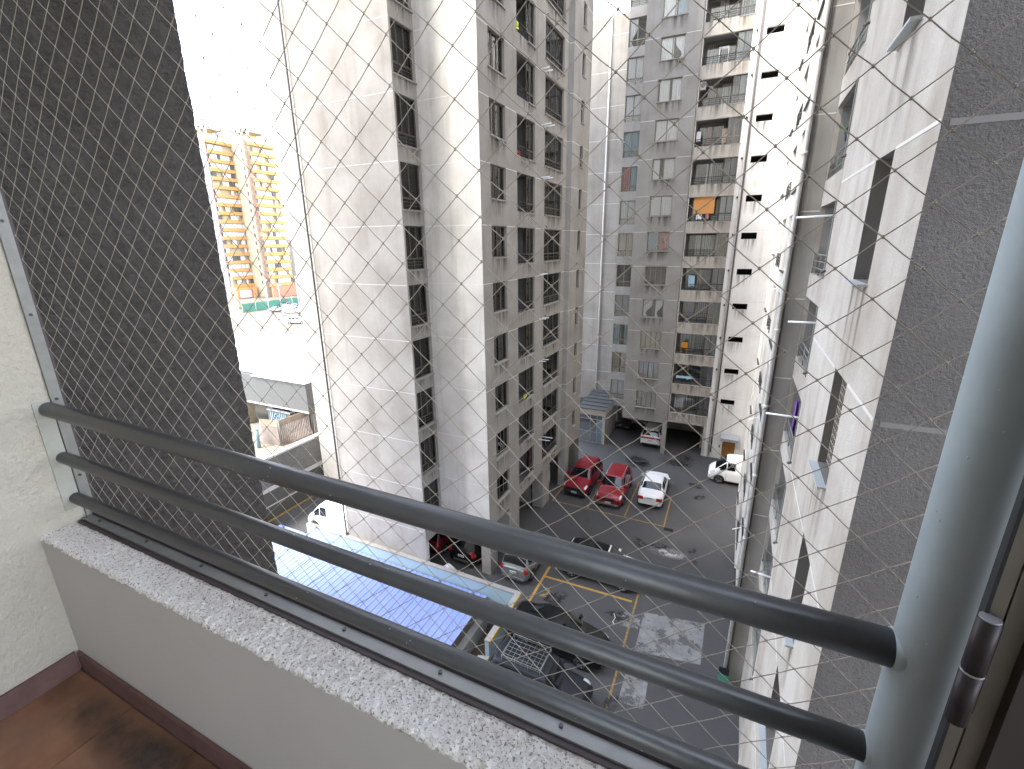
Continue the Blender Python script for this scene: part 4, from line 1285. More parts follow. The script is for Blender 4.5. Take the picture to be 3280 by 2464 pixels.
def wheel_meshes(r):
    def ty():
        b = MB(); seg = 20
        prof = [(r * 0.62, -0.10), (r * 0.96, -0.10), (r, -0.07), (r, 0.07), (r * 0.96, 0.10), (r * 0.62, 0.10)]
        rows = [[(pr * math.cos(2 * math.pi * i / seg), y, pr * math.sin(2 * math.pi * i / seg)) for pr, y in prof] for i in range(seg + 1)]
        b.grid(rows); return b.mesh('wheel', 'tyre')

    def ri():
        b = MB(); seg = 20
        for s in (-1, 1):
            for q in range(5):
                a = 2 * math.pi * q / 5
                d = Vector((math.cos(a), 0, math.sin(a))); n = Vector((-math.sin(a), 0, math.cos(a)))
                b.quad(d * r * .08 + n * .045 + Vector((0, s * .085, 0)), d * r * .08 - n * .045 + Vector((0, s * .085, 0)), d * r * .62 - n * .03 + Vector((0, s * .092, 0)), d * r * .62 + n * .03 + Vector((0, s * .092, 0)))
            ring = [[(rr * math.cos(2 * math.pi * i / seg), s * .093, rr * math.sin(2 * math.pi * i / seg)) for rr in (r * .56, r * .64)] for i in range(seg + 1)]
            b.grid(ring)
        return b.mesh('rim', 'rim')

    def hb():
        b = MB(); b.tube((0, -0.06, 0), (0, 0.06, 0), r * 0.62, 16); return b.mesh('hub', 'trim_black')
    return cached(('ty', r), ty), cached(('ri', r), ri), cached(('hub', r), hb)


def car(name, label, cat, kind, paintm, loc, rz, group=None, roof=None, rails=None, front=None, rear=None, bumper=None, plate=True, sunroof=False, lower=None, roofcol=None):
    K = KINDS[kind]
    S = CarShape(K['L'], K['Wd'], K['top'], K['belt'], K['roofw'])
    t = thing(name, label, cat, loc, rz, group)
    body = S.body().build('body', paintm, t)
    a, b = K['ws']
    S.patch(MB(), a - 0.006, b + 0.004, 5.1, 8, cross=True, nt=6).build('windscreen', 'car_glass', t)
    if K['rw'][0] >= 0:
        S.patch(MB(), K['rw'][0], K['rw'][1], 5.3, 8, cross=True, nt=6).build('rear_window', 'car_glass', t)
    s0, s1 = K['sw']
    cuts = [s0, s0 + (s1 - s0) * 0.30, s0 + (s1 - s0) * 0.62, s1] if kind in ('suv', 'hatch', 'jeep') else ([s0, s0 + (s1 - s0) * 0.48, s1] if kind == 'sedan' else [s0, s0 + (s1 - s0) * 0.5, s1])
    for sd in (1, -1):
        for i in range(len(cuts) - 1):
            S.patch(MB(), cuts[i] + 0.007, cuts[i + 1] - 0.007, 4.12, 4.86, sd, nt=6, nv=4).build('side_window', 'car_glass', t)
        # door seams
        for c in cuts[1:]:
            S.patch(MB(), c - 0.0015, c + 0.0015, 0.9, 4.0, sd, 0.003, 1, 6).build('door_seam', 'trim_black', t)
        S.patch(MB(), 0.13, 0.87, 0.02, 0.95, sd, 0.004, 6, 3).build('sill_trim', lower or 'trim_black', t)
        p = S.P(s1 - 0.02, 4.15, sd)
        mb = MB(); mb.box(p.x - 0.06, p.x + 0.06, min(p.y, p.y + sd * 0.2), max(p.y, p.y + sd * 0.2), p.z, p.z + 0.13); mb.build('mirror', paintm, t)
        for c in cuts[:-1]:
            p = S.P(c + 0.03, 3.4, sd)
            MB().box(p.x, p.x + 0.16, min(p.y, p.y + sd * 0.025), max(p.y, p.y + sd * 0.025), p.z, p.z + 0.025).build('door_handle', paintm, t)
        if rails:
            mb = MB(); ps = [S.P(tt, 5.6, sd) + Vector((0, 0, 0.05)) for tt in np.linspace(s0 + .02, K['ws'][0] - .03, 7)]
            mb.path([S.P(s0 + .02, 5.6, sd)] + ps + [S.P(K['ws'][0] - .03, 5.6, sd)], 0.018, 6); mb.build('roof_rail', rails, t)
        hl = (0.90, 0.975, 3.35, 4.9)
        S.patch(MB(), hl[0], hl[1], hl[2], hl[3], sd, 0.006, 5, 5).build('headlight', 'lamp_clear', t)
        tl = (0.004, 0.045, 2.6, 4.3) if kind != 'van' else (0.004, 0.03, 2.2, 4.0)
        S.patch(MB(), tl[0], tl[1], tl[2], tl[3], sd, 0.006, 4, 5).build('tail_light', 'lamp_red', t)
    r = K['wr']; ty, ri, hb = wheel_meshes(r)
    for wx in K['wb']:
        for sd in (1, -1):
            x = (wx - 0.5) * K['L']; y = sd * (K['Wd'] / 2 - 0.085)
            w = link('wheel', ty, t, (x, y, r)); link('rim', ri, w, (0, 0, 0)); link('hub', hb, w, (0, 0, 0))
            mb = MB(); seg = 18
            yy = sd * (K['Wd'] / 2 + 0.004)
            ring = [(x + r * 1.16 * math.cos(math.pi * i / seg), yy, r + r * 1.16 * math.sin(math.pi * i / seg)) for i in range(seg + 1)]
            pts = ring if sd < 0 else list(reversed(ring))
            mb.poly([(p[0], p[1], p[2]) for p in pts]); mb.build('wheel_arch', 'trim_black', t)
    L2 = K['L'] / 2
    # front and rear furniture: grille, plates, bumpers, lamps
    fb = front or [(-0.42, 0.42, 0.42, 0.62, 'grille', 'trim_black')]
    rb = rear or [(-0.55, 0.55, 0.30, 0.42, 'rear_bumper', 'trim_black')]
    for (y0, y1, z0, z1, nm, mt) in fb:
        MB().box(L2 - 0.05, L2 + 0.022, y0, y1, z0, z1).build(nm, mt, t)
    for (y0, y1, z0, z1, nm, mt) in rb:
        MB().box(-L2 - 0.022, -L2 + 0.05, y0, y1, z0, z1).build(nm, mt, t)
    if plate:
        for sx in (1, -1):
            z = 0.36 if sx > 0 else (0.62 if kind != 'sedan' else 0.74)
            pl = MB().box(sx * (L2 + 0.024) - 0.008, sx * (L2 + 0.024) + 0.008, -0.19, 0.19, z, z + 0.13).build('number_plate', 'plate', t)
            for q in range(6):
                MB().box(sx * (L2 + 0.034) - 0.003, sx * (L2 + 0.034) + 0.003, -0.15 + q * 0.052, -0.12 + q * 0.052, z + 0.035, z + 0.095).build('plate_letter', 'plate_ink', pl)
    if roofcol:
        S.patch(MB(), K['rw'][0] if K['rw'][0] >= 0 else 0.05, K['ws'][1], 4.02, 8, cross=True, nt=16, nv=9, off=0.004).build('roof_panel', roofcol, t)
    if sunroof:
        S.patch(MB(), 0.33, 0.58, 6.2, 8, cross=True, nt=6, off=0.009).build('sunroof', 'car_glass', t)
    return t, S, K


PI = math.pi
car('red_suv', 'glossy dark red SUV with black grille and plain roof, parked nearest the grey wall', 'car', 'suv', 'paint_red', (-8.72, 30.15, 0), -PI / 2 - 0.03,
    front=[(-0.62, 0.62, 0.50, 0.74, 'grille', 'trim_black'), (-0.75, 0.75, 0.26, 0.44, 'front_bumper', 'trim_black')])
car('red_suv', 'brighter red SUV with silver roof rails, between the other red SUV and the white saloon', 'car', 'suv', 'paint_red2', (-6.33, 29.75, 0), -PI / 2 + 0.02, rails='chrome',
    front=[(-0.45, 0.45, 0.55, 0.74, 'grille', 'trim_black'), (-0.10, 0.10, 0.60, 0.69, 'badge', 'chrome'), (-0.7, 0.7, 0.24, 0.40, 'front_bumper', 'chrome')])
car('white_saloon', 'white saloon car parked tail out beside the red SUVs', 'car', 'sedan', 'paint_white', (-3.82, 30.8, 0), PI / 2 + 0.03,
    rear=[(-0.78, -0.42, 0.66, 0.86, 'tail_light', 'lamp_red'), (0.42, 0.78, 0.66, 0.86, 'tail_light', 'lamp_red')], lower='paint_white')
car('white_suv', 'white SUV parked tail out under the grey block', 'car', 'suv', 'paint_white', (-5.45, 40.75, 0), PI / 2, rails='trim_black',
    rear=[(-0.80, 0.80, 0.86, 0.98, 'tail_light', 'lamp_red'), (-0.7, 0.7, 0.26, 0.42, 'rear_bumper', 'trim_black')])
car('white_van', 'white panel van nosing out by the orange door, roof bulge above the cab', 'van', 'van', 'paint_white', (1.75, 35.1, 0), PI, plate=False,
    front=[(-0.5, 0.5, 0.42, 0.58, 'grille', 'trim_black')])
car('silver_hatchback', 'silver hatchback parked tail out beside the pier and yellow line', 'car', 'hatch', 'paint_silver', (-8.92, 20.25, 0), PI / 2, rails='chrome',
    rear=[(-0.74, -0.60, 0.72, 1.0, 'tail_light', 'lamp_red'), (0.60, 0.74, 0.72, 1.0, 'tail_light', 'lamp_red'), (-0.6, 0.6, 0.26, 0.40, 'rear_bumper', 'chrome')])
car('black_suv', 'black SUV with tall red tail lights parked tail out under the white tower', 'car', 'suv', 'paint_black', (-12.0, 20.55, 0), PI / 2 - 0.04,
    rear=[(-0.78, -0.64, 0.78, 1.10, 'tail_light', 'lamp_red'), (0.64, 0.78, 0.78, 1.10, 'tail_light', 'lamp_red'), (-0.5, 0.5, 0.34, 0.46, 'rear_bumper', 'chrome')])
car('maroon_hatchback', 'dark maroon car deep in shade under the white tower beside the black SUV', 'car', 'hatch', 'paint_maroon', (-14.35, 20.2, 0), PI / 2)
car('two_tone_suv', 'white SUV with black glass roof parked crosswise behind the top rail', 'car', 'suv', 'paint_white', (-4.95, 20.95, 0), 0.02, roofcol='paint_black', sunroof=True)
car('dark_saloon', 'very dark green saloon parked between the yellow bay line and the off-roader', 'car', 'sedan', 'paint_darkgreen', (-5.45, 15.75, 0), -0.05)
jt, JS, JK = car('off_roader', 'dark navy off-roader with silver roof rack and spare wheel on the tailgate', 'car', 'jeep', 'paint_navy', (-5.15, 13.05, 0), -0.02)
rk = MB()
for i in range(7):
    y = -0.56 + 1.12 * i / 6
    rk.tube((-1.45, y, 1.84), (0.15, y, 1.84), 0.009, 5)
for i in range(9):
    x = -1.45 + 1.6 * i / 8
    rk.tube((x, -0.56, 1.838), (x, 0.56, 1.838), 0.008, 5)
for s in (-1, 1):
    rk.tube((-1.45, s * 0.56, 1.93), (0.15, s * 0.56, 1.93), 0.016, 6)
    for x in (-1.45, -0.9, -0.35, 0.15):
        rk.tube((x, s * 0.56, 1.67), (x, s * 0.56, 1.93), 0.014, 5)
for x in (-1.45, 0.15):
    rk.tube((x, -0.56, 1.93), (x, 0.56, 1.93), 0.016, 6)
rk.build('roof_rack', 'green_metal', jt)
ty, ri, hb = wheel_meshes(0.36)
sw = link('spare_wheel', ty, jt, (-1.97, 0.25, 1.0), PI / 2); link('rim', ri, sw, (0, 0, 0)); link('hub', hb, sw, (0, 0, 0))
car('white_minivan', 'white van driving along behind the pale blue wall on the side road', 'van', 'van', 'paint_white', (-20.7, 18.3, 0), PI, plate=False)
car('delivery_van', 'white van standing inside the undercroft, tail behind the pier with dark window', 'van', 'van', 'paint_white', (-13.15, 28.1, 0), PI,
    rear=[(-0.55, 0.55, 1.25, 1.68, 'rear_window', 'car_glass'), (-0.7, 0.7, 0.3, 0.45, 'rear_bumper', 'steel_blue'), (-0.40, -0.30, 0.86, 0.94, 'emblem', 'plate_ink'), (-0.15, -0.05, 0.86, 0.94, 'emblem', 'plate_ink'), (0.10, 0.20, 0.86, 0.94, 'emblem', 'plate_ink'), (-0.4, 0.3, 1.04, 1.08, 'lettering', 'plate_ink')], plate=False)
for i, (x, y, rz, kd, pm) in enumerate([(-112.5, 86.8, 0.5, 'sedan', 'paint_silver'), (-98, 77, 2.6, 'sedan', 'paint_white'), (-106.5, 86.5, 0.4, 'van', 'paint_white'), (-119, 96, 1.4, 'sedan', 'paint_silver'), (-90.5, 74.5, 0.5, 'suv', 'paint_white')]):
    car('parked_car', ['small silver saloon alone at the lamp post of the far car park', 'white saloon on the far car park just above the warehouse roof', 'white van parked on the far car park by the white tower', 'silver blue saloon parked behind the green fence', 'white SUV on the far car park close to the warehouse'][i], 'car', kd, pm, (x, y, 0.3), rz, plate=False)

# ------------------------------------------------------------------ things on the balconies and in the yard
YB = 38.8


def cloth(name, label, mat, x0, x1, y, ztop, zbot, group=None, sway=0.04, seed=0):
    rows = []; rr = random.Random(seed)
    for j in range(7):
        t = j / 6
        rows.append([(x0 + (x1 - x0) * i / 10 + 0.02 * math.sin(i + seed), y + sway * math.sin(i * 1.7 + t * 2 + seed), zbot + (ztop - zbot) * t + 0.03 * math.sin(i * 0.9 + seed) * (1 - t)) for i in range(11)])
    mb = MB(); mb.grid(rows)
    b2 = [[(p[0], p[1] + 0.012, p[2]) for p in r] for r in rows]
    mb.grid([list(reversed(r)) for r in b2])
    return tag(mb.build(name, mat), label, 'laundry' if 'shade' not in name else 'shade', group)


z6 = fz(6.18)
mb = MB(); rows = []
for j in range(5):
    rows.append([(-3.72 + 1.42 * i / 12, YB + 0.10 - 0.02 * math.sin(j), z6 + 0.55 + 1.10 * j / 4) for i in range(13)])
mb.grid(rows); mb.grid([[(x, y + 0.03, z) for x, y, z in reversed(r)] for r in rows]); mb.tube((-3.75, YB + 0.12, z6 + 1.66), (-2.27, YB + 0.12, z6 + 1.66), 0.04, 8); mb.tube((-3.73, YB + 0.1, z6 + 0.54), (-2.29, YB + 0.1, z6 + 0.54), 0.025, 8)
tag(mb.build('roller_shade', 'shade_orange'), 'orange roller shade hanging in a balcony of the white bay', 'shade')
cloth('hung_shirt', 'pale blue shirt hanging in the balcony three floors below the orange shade', 'cloth_sky', -3.65, -3.15, YB + 0.35, fz(4.62), fz(4.30), seed=2)
cloth('hung_towel', 'small white cloth over the rail below the orange shade', 'cloth_white', -3.45, -3.10, YB + 0.02, z6 + 0.50, z6 + 0.16, seed=4)
cloth('hung_towel', 'dark blue cloth over the rail below the orange shade', 'cloth_dark', -3.05, -2.88, YB + 0.02, z6 + 0.50, z6 + 0.12, seed=5)
cloth('hung_towel', 'pink and white cloth over the rail below the orange shade', 'curtain_pink', -2.84, -2.6, YB + 0.02, z6 + 0.50, z6 + 0.15, seed=6)
cloth('purple_cloth', 'purple cloth pressed against the glazed corner beside the orange shade', 'cloth_purple', -1.93, -1.80, YB + 0.22, z6 + 0.52, z6 + 0.05, seed=7, sway=0.02)
cloth('hung_robe', 'tan cloth bundle hanging among coloured curtains two floors above the orange shade', 'cloth_tan', -2.35, -1.98, YB + 0.45, fz(8.62), fz(8.24), seed=8)
cloth('hung_jacket', 'dark jacket hanging above the tan bundle on the cluttered balcony', 'cloth_dark', -2.25, -1.98, YB + 0.40, fz(8.74), fz(8.62), seed=9)
cloth('hung_sheet', 'white sheet hanging at the left of the cluttered balcony', 'cloth_white', -4.0, -3.75, YB + 0.4, fz(8.60), fz(8.35), seed=10)
cloth('striped_laundry', 'blue and white laundry laid over the rail before red curtains', 'cloth_sky', -3.8, -2.6, YB + 0.05, fz(1.46), fz(1.37), seed=11)
cloth('striped_laundry', 'dark laundry hanging beneath the blue laundry before red curtains', 'cloth_dark', -3.4, -2.7, YB + 0.08, fz(1.38), fz(1.26), seed=12)
cloth('lime_cloth', 'lime green cloth drying on a high balcony of the tower', 'cloth_yellow', -10.36, -10.30, 22.25, fz(9.37), fz(9.25), seed=13, sway=0.15)
cloth('orange_cloth', 'orange and yellow cloth over a low balcony rail of the tower', 'cloth_yellow', -10.29, -10.21, 22.9, fz(2.34), fz(2.27), seed=14, sway=0.2)
cloth('red_bundle', 'red laundry bundle on a tower balcony beside the wide windows', 'cloth_red', -10.5, -10.38, 22.5, fz(7.32), fz(7.22), seed=15, sway=0.2)
cloth('blue_cloth', 'blue cloth hanging inside the low wing balcony', 'cloth_purple', 1.95, 2.1, 15.6, fz(3.75), fz(3.3), seed=16, sway=0.2)
# yellow chair
t = thing('plastic_chair', 'yellow plastic chair on a low balcony of the white bay', 'chair', (-3.45, YB + 0.45, fz(2.18)))
MB().box(-0.24, 0.24, -0.22, 0.22, 0.42, 0.46).build('seat', 'chair_yellow', t)
mb = MB(); mb.box(-0.24, 0.24, 0.20, 0.24, 0.46, 0.86); mb.build('backrest', 'chair_yellow', t)
for sx in (-0.22, 0.18):
    for sy in (-0.2, 0.18):
        MB().box(sx, sx + 0.04, sy, sy + 0.04, 0, 0.42).build('leg', 'chair_yellow', t)
for sx in (-0.26, 0.22):
    MB().box(sx, sx + 0.04, -0.2, 0.22, 0.62, 0.66).build('armrest', 'chair_yellow', t)
# drying rack
t = thing('drying_rack', 'folding white clothes airer on a high balcony of the white bay', 'airer', (-2.75, YB + 0.35, fz(10.18)))
for s in (-0.28, 0.28):
    MB().tube((s, -0.2, 0), (s, 0.2, 1.0), 0.014, 5).build('leg', 'white_tube', t)
    MB().tube((s, 0.2, 0), (s, -0.2, 1.0), 0.014, 5).build('leg', 'white_tube', t)
for i in range(6):
    MB().tube((-0.28, -0.2 + 0.08 * i, 0.98), (0.28, -0.2 + 0.08 * i, 0.98), 0.008, 5).build('bar', 'white_tube', t)
t = thing('drying_rack', 'white clothes airer leaning inside the lowest balcony of the white bay', 'airer', (-3.45, YB + 0.3, fz(0.18)))
for i in range(8):
    MB().tube((-0.3, 0, 0.35 + 0.11 * i), (0.3, 0, 0.35 + 0.11 * i), 0.014, 5).build('bar', 'white_tube', t)
for s in (-0.3, 0.3):
    MB().tube((s, 0, 0), (s, 0, 1.2), 0.015, 5).build('leg', 'white_tube', t)
# air conditioner
t = thing('air_conditioner', 'white air conditioner hung at a balcony edge of the white bay', 'air conditioner', (-3.86, YB + 0.25, fz(9.62)))
MB().box(-0.18, 0.18, -0.15, 0.2, 0, 0.48).build('casing', 'far_white', t)
MB().tube((0.0, -0.155, 0.25), (0.0, -0.15, 0.25), 0.15, 14).build('fan_grille', 'far_grey', t)
t = thing('water_heater', 'white water heater on the wall of a tower balcony', 'water heater', (-11.2, 22.75, fz(8.45)))
MB().box(0, 0.22, -0.2, 0.2, 0, 0.62).build('casing', 'far_white', t)
MB().tube((0.11, 0.0, 0.62), (0.11, 0.0, 0.85), 0.06, 8).build('flue', 'sill_metal', t)
# hanging plant in the wing balcony
t = thing('hanging_planter', 'dark hanging flower pot inside a wing balcony', 'planter', (2.05, 15.2, fz(6.52)))
MB().tube((0, 0, 0), (0, 0, 0.22), 0.10, 10, r2=0.14).build('pot', 'dark_metal', t)
b = MB(); rr = random.Random(5)
for q in range(60):
    p = Vector((rr.gauss(0, .1), rr.gauss(0, .12), .24 + abs(rr.gauss(0, .07))))
    b.poly([p, p + Vector((rr.uniform(-.08, .08), rr.uniform(-.08, .08), .05)), p + Vector((rr.uniform(-.08, .08), rr.uniform(-.08, .08), -.03))])
b.build('leaves', 'leaf', t)
for i, z in enumerate((0.35, 0.47, 0.59, 0.72)):
    t = thing('wall_planter', 'small terracotta wall pot with sprig inside a wing balcony', 'planter', (2.6, 14.9, fz(5 + z)), group='wall pots in the wing balcony')
    MB().tube((0, 0, 0), (0, 0, 0.10), 0.05, 8, r2=0.08).build('pot', 'orange_slab', t)
    b = MB(); rr = random.Random(i)
    for q in range(20):
        p = Vector((rr.gauss(0, .05), rr.gauss(0, .06), .12 + abs(rr.gauss(0, .04))))
        b.poly([p, p + Vector((rr.uniform(-.06, .06), rr.uniform(-.06, .06), .04)), p + Vector((rr.uniform(-.06, .06), .04, -.02))])
    b.build('leaves', 'leaf', t)
# rubbish bags under the block
for i, (x, y, s) in enumerate([(-8.9, 42.2, 0.6), (-8.1, 42.0, 0.55), (-8.5, 42.7, 0.7)]):
    mb = MB(); rows = []
    for j in range(9):
        ph = math.pi * j / 8
        rows.append([(x + s * math.sin(ph) * math.cos(a) * (1 + 0.25 * noise.noise(Vector((a, ph * 2, i)))), y + s * math.sin(ph) * math.sin(a) * 0.8, s * 0.62 * (1 - math.cos(ph)) * 0.9) for a in [2 * math.pi * q / 14 for q in range(15)]])
    mb.grid([list(reversed(r)) for r in rows])
    tag(mb.build('rubbish_bag', 'bag_black'), 'black rubbish bag heaped under the block below the yellow beam', 'rubbish bag', 'rubbish bags under the block')
# green wheelie bin
t = thing('wheelie_bin', 'green wheelie bin with dark open lid against the white wing', 'bin', (1.2, 16.3, 0))
t.scale = (0.72, 0.72, 0.72)
mb = MB(); pts = [(-0.24, -0.22), (0.24, -0.22), (0.24, 0.22), (-0.24, 0.22)]
n0 = [(x * 0.82, y * 0.8, 0.08) for x, y in pts]; n1 = [(x, y, 0.86) for x, y in pts]
for i in range(4):
    j = (i + 1) % 4; mb.quad(n0[i], n0[j], n1[j], n1[i])
mb.poly(list(reversed(n0))); mb.box(-0.26, 0.26, -0.24, 0.24, 0.86, 0.91); mb.build('body', 'bin_green', t)
MB().box(-0.26, 0.26, 0.22, 0.26, 0.91, 1.35).build('lid', 'rubber', t)
for s in (-0.2, 0.2):
    MB().tube((s - 0.03, 0.2, 0.1), (s + 0.03, 0.2, 0.1), 0.1, 10).build('wheel', 'tyre', t)
# plastic sheet lying on the blue wall's coping
mb = MB(); rows = []
for j in range(12):
    rows.append([(-12.8 + 1.3 * i / 11, 16.95 + 0.7 * j / 11, 0.30 + 0.62 * math.exp(-(((i - 5.5) / 4) ** 2 + ((j - 5) / 4) ** 2)) + 0.10 * noise.noise(Vector((i * 0.7, j * 0.7, 3)))) for i in range(12)])
mb.grid(rows); tag(mb.build('plastic_sheet', 'plastic_film'), 'crumpled clear plastic sheet behind the black SUV at the low wall', 'plastic sheet')
# security camera under the tower
mb = MB(); mb.tube((-10.25, 20.55, 2.62), (-10.1, 20.5, 2.58), 0.07, 8)
tag(mb.build('security_camera', 'far_white'), 'small white camera fixed low on the tower wall', 'camera')

# ------------------------------------------------------------------ the balcony we stand on
FLZ = 15.58
XL, YI, YO, ZP = -1.95, 0.508, 0.70, 16.112
HB = thing('home_building', 'cream balcony corner with parapet, tiled floor and dark outer fin in the foreground', 'building', (0, 0, FLZ), world=True)


def rough_sheet(fn, nu, nv, name, mat, amp, freq, normal):
    n = Vector(normal); rows = []
    for j in range(nv + 1):
        row = []
        for i in range(nu + 1):
            p = Vector(fn(i / nu, j / nv))
            d = amp * (noise.noise(p * freq) + 0.5 * noise.noise(p * freq * 2.3))
            row.append(p + n * d)
        rows.append(row)
    return MB().grid(rows).build(name, mat, HB)


# left side wall of the balcony
rough_sheet(lambda u, v: (XL, -1.2 + 1.84 * u, FLZ + 2.5 * v), 150, 190, 'side_wall', 'cream_render', 0.0035, 48, (1, 0, 0))
MB().box(-2.02, XL - 0.006, -1.2, 0.64, FLZ, 18.1).build('side_wall', 'cream_render', HB)
# parapet: inner face, rough rounded top, outer face


def ptop(u, v):
    # runs from the inner edge over the top to the outer edge
    s = v
    x = XL + 2.6 * u
    r = 0.014
    if s < 0.16:
        a = math.pi / 2 * (s / 0.16)
        return (x, YI + r - r * math.cos(a), ZP - r + r * math.sin(a))
    return (x, YI + r + (0.605 - YI - r) * (s - 0.16) / 0.84, ZP - 0.004 * (s - 0.16))


rows = []
for j in range(31):
    row = []
    for i in range(601):
        p = Vector(ptop(i / 600, j / 30))
        d = 0.0038 * noise.noise(p * 95) + 0.0022 * noise.noise(p * 210)
        nn = Vector((0, -1, 0)) if j < 3 else Vector((0, 0, 1))
        if 2 < j < 6:
            nn = Vector((0, -0.7, 0.7))
        row.append(p + nn * d)
    rows.append(row)
MB().grid(rows).build('parapet_top', 'parapet_top', HB)
MB().box(XL, 0.65, 0.6049, YO, FLZ - 0.2, ZP - 0.006).build('parapet', 'cream_render', HB)
mb = MB(); mb.quad((XL, YI, FLZ), (0.65, YI, FLZ), (0.65, YI, ZP - 0.012), (XL, YI, ZP - 0.012)); mb.build('parapet', 'parapet_face', HB)
# tiled floor: each tile a piece, grout below
MB().box(XL, 1.3, -1.2, YI, FLZ - 0.18, FLZ - 0.004).build('floor_screed', 'skirting', HB)
tm = MB().box(0, 0.322, 0, 0.322, -0.01, 0.0).mesh('floor_tile', 'floor_tile')
for i in range(9):
    for j in range(5):
        x = XL + 0.012 + i * 0.325; y = YI - 0.012 - (j + 1) * 0.325
        if x < 1.0:
            link('floor_tile', tm, HB, Vector((x, y, FLZ + 0.0002 * ((i * 3 + j) % 3))) - HB.location)
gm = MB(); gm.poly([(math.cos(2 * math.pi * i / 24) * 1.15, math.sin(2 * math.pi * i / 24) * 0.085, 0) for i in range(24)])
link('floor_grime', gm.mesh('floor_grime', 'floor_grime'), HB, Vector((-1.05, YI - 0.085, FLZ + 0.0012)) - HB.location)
# skirting tiles
for i in range(8):
    MB().box(XL + 0.012 + i * 0.325, XL + 0.332 + i * 0.325, YI - 0.011, YI - 0.001, FLZ, FLZ + 0.075).build('skirting_tile', 'skirting', HB)
for j in range(4):
    MB().box(XL + 0.001, XL + 0.011, YI - 0.335 - j * 0.325, YI - 0.013 - j * 0.325, FLZ, FLZ + 0.078).build('skirting_tile', 'skirting', HB)
# fin outside on the left
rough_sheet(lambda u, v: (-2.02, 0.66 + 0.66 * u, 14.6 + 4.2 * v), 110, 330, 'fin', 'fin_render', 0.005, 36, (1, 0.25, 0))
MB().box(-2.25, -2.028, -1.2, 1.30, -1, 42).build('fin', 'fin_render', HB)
# rest of our own building: ceiling, rooms behind, storeys above and below; plus an added shading mass
MB().box(-2.02, 1.6, -1.2, 0.10, 18.281, 42).build('upper_storeys', 'cream_render', HB)
MB().box(-2.02, 1.6, -1.195, 0.098, 18.26, 18.28).build('ceiling', 'ceiling_render', HB)
MB().box(-1.94, 0.66, -1.199, -1.18, FLZ, 18.26).build('back_wall', 'ceiling_render', HB)
MB().box(-2.019, 1.6, -1.2, 0.695, -1, FLZ - 0.2).build('lower_storeys', 'cream_render', HB)
MB().box(-30.0, -2.26, -14, 0.62, -1, 50).build('unseen_body', 'cream_render', HB)  # out of view; stretched left and raised to shade courtyard and white wall
MB().box(-2.25, 1.6, -14, -1.2, -1, 42).build('unseen_body', 'cream_render', HB)

# railing: three tubes welded to a round post, plate let into the wall
RL = thing('balcony_railing', 'dark grey tubular railing with three rails welded to a pale blue grey post', 'railing', (0, 0.62, ZP), world=True)
YR = 0.62
for (z, r) in ((EYE - 0.785 * YR, 0.0232), (EYE - 1.056 * YR, 0.0185), (EYE - 1.297 * YR, 0.0182)):
    mb = MB(); mb.tube((XL - 0.01, YR, z), (0.245, YR, z), r, 40); mb.build('rail', 'rail_paint', RL)
    mb = MB(); mb.tube((0.222, YR, z), (0.238, YR, z), r * 1.07, 32, True, r * 1.14); mb.build('weld', 'post_paint', RL)
mb = MB(); mb.tube((0.2585, YR, FLZ), (0.2585, YR, 18.28), 0.0365, 48); mb.build('post', 'post_paint', RL)
fr_ = random.Random(11)
for q in range(26):
    zc, rad = ((EYE - 0.785 * YR, 0.0232), (EYE - 1.056 * YR, 0.0185), (EYE - 1.297 * YR, 0.0182))[fr_.choice((0, 0, 1, 2))]
    a = R(fr_.uniform(95, 215)); x = fr_.uniform(-1.6, 0.2); s = fr_.uniform(0.0005, 0.001)
    p = Vector((x, YR + math.cos(a) * rad, zc + math.sin(a) * rad))
    MB().box(p.x - s * 1.6, p.x + s * 1.6, p.y - s, p.y + s, p.z - s, p.z + s).build('paint_fleck', 'far_white', RL)
for q in range(7):
    a = R(fr_.uniform(200, 275)); z = EYE - fr_.uniform(0.1, 0.6); s = fr_.uniform(0.0004, 0.0007)
    p = Vector((0.2585 + math.cos(a) * 0.0365, YR + math.sin(a) * 0.0365, z))
    MB().box(p.x - s, p.x + s, p.y - s, p.y + s, p.z - s * 2, p.z + s * 2).build('paint_fleck', 'far_white', RL)
mb = MB(); mb.box(XL - 0.002, XL + 0.0055, YR - 0.034, YR + 0.010, ZP + 0.05, EYE - 0.74 * YR); mb.build('wall_plate', 'mount_patch', RL)

# aluminium net track along parapet and wall
TK = thing('net_track', 'thin aluminium track with screws holding the safety net to wall and parapet', 'track', (XL, 0.66, ZP), world=True)
YN = 0.66
MB().box(XL + 0.012, 0.62, 0.617, 0.646, ZP - 0.004, ZP + 0.008).build('bottom_track', 'track_alu', TK)
MB().box(XL + 0.012, 0.62, 0.6045, 0.6165, ZP - 0.004, ZP + 0.003).build('seal', 'track_dark', TK)
MB().box(XL + 0.012, 0.62, 0.6475, 0.664, ZP - 0.004, ZP + 0.016).build('lip', 'track_dark', TK)
MB().box(XL + 0.001, XL + 0.012, 0.632, 0.660, ZP - 0.02, 18.28).build('side_track', 'track_alu', TK)
MB().box(XL + 0.001, XL + 0.010, 0.6605, 0.668, ZP - 0.02, 18.28).build('lip', 'track_dark', TK)
sc = MB().tube((0, 0, 0), (0, 0, 0.004), 0.0045, 10).mesh('screw', 'screw')
for i in range(9):
    link('screw', sc, TK, Vector((XL + 0.09 + i * 0.275, 0.634, ZP + 0.008)) - TK.location)
sc2 = MB().tube((0, 0, 0), (0.003, 0, 0), 0.0045, 10).mesh('screw', 'screw')
for i in range(8):
    link('screw', sc2, TK, Vector((XL + 0.012, 0.645, ZP + 0.16 + i * 0.27)) - TK.location)

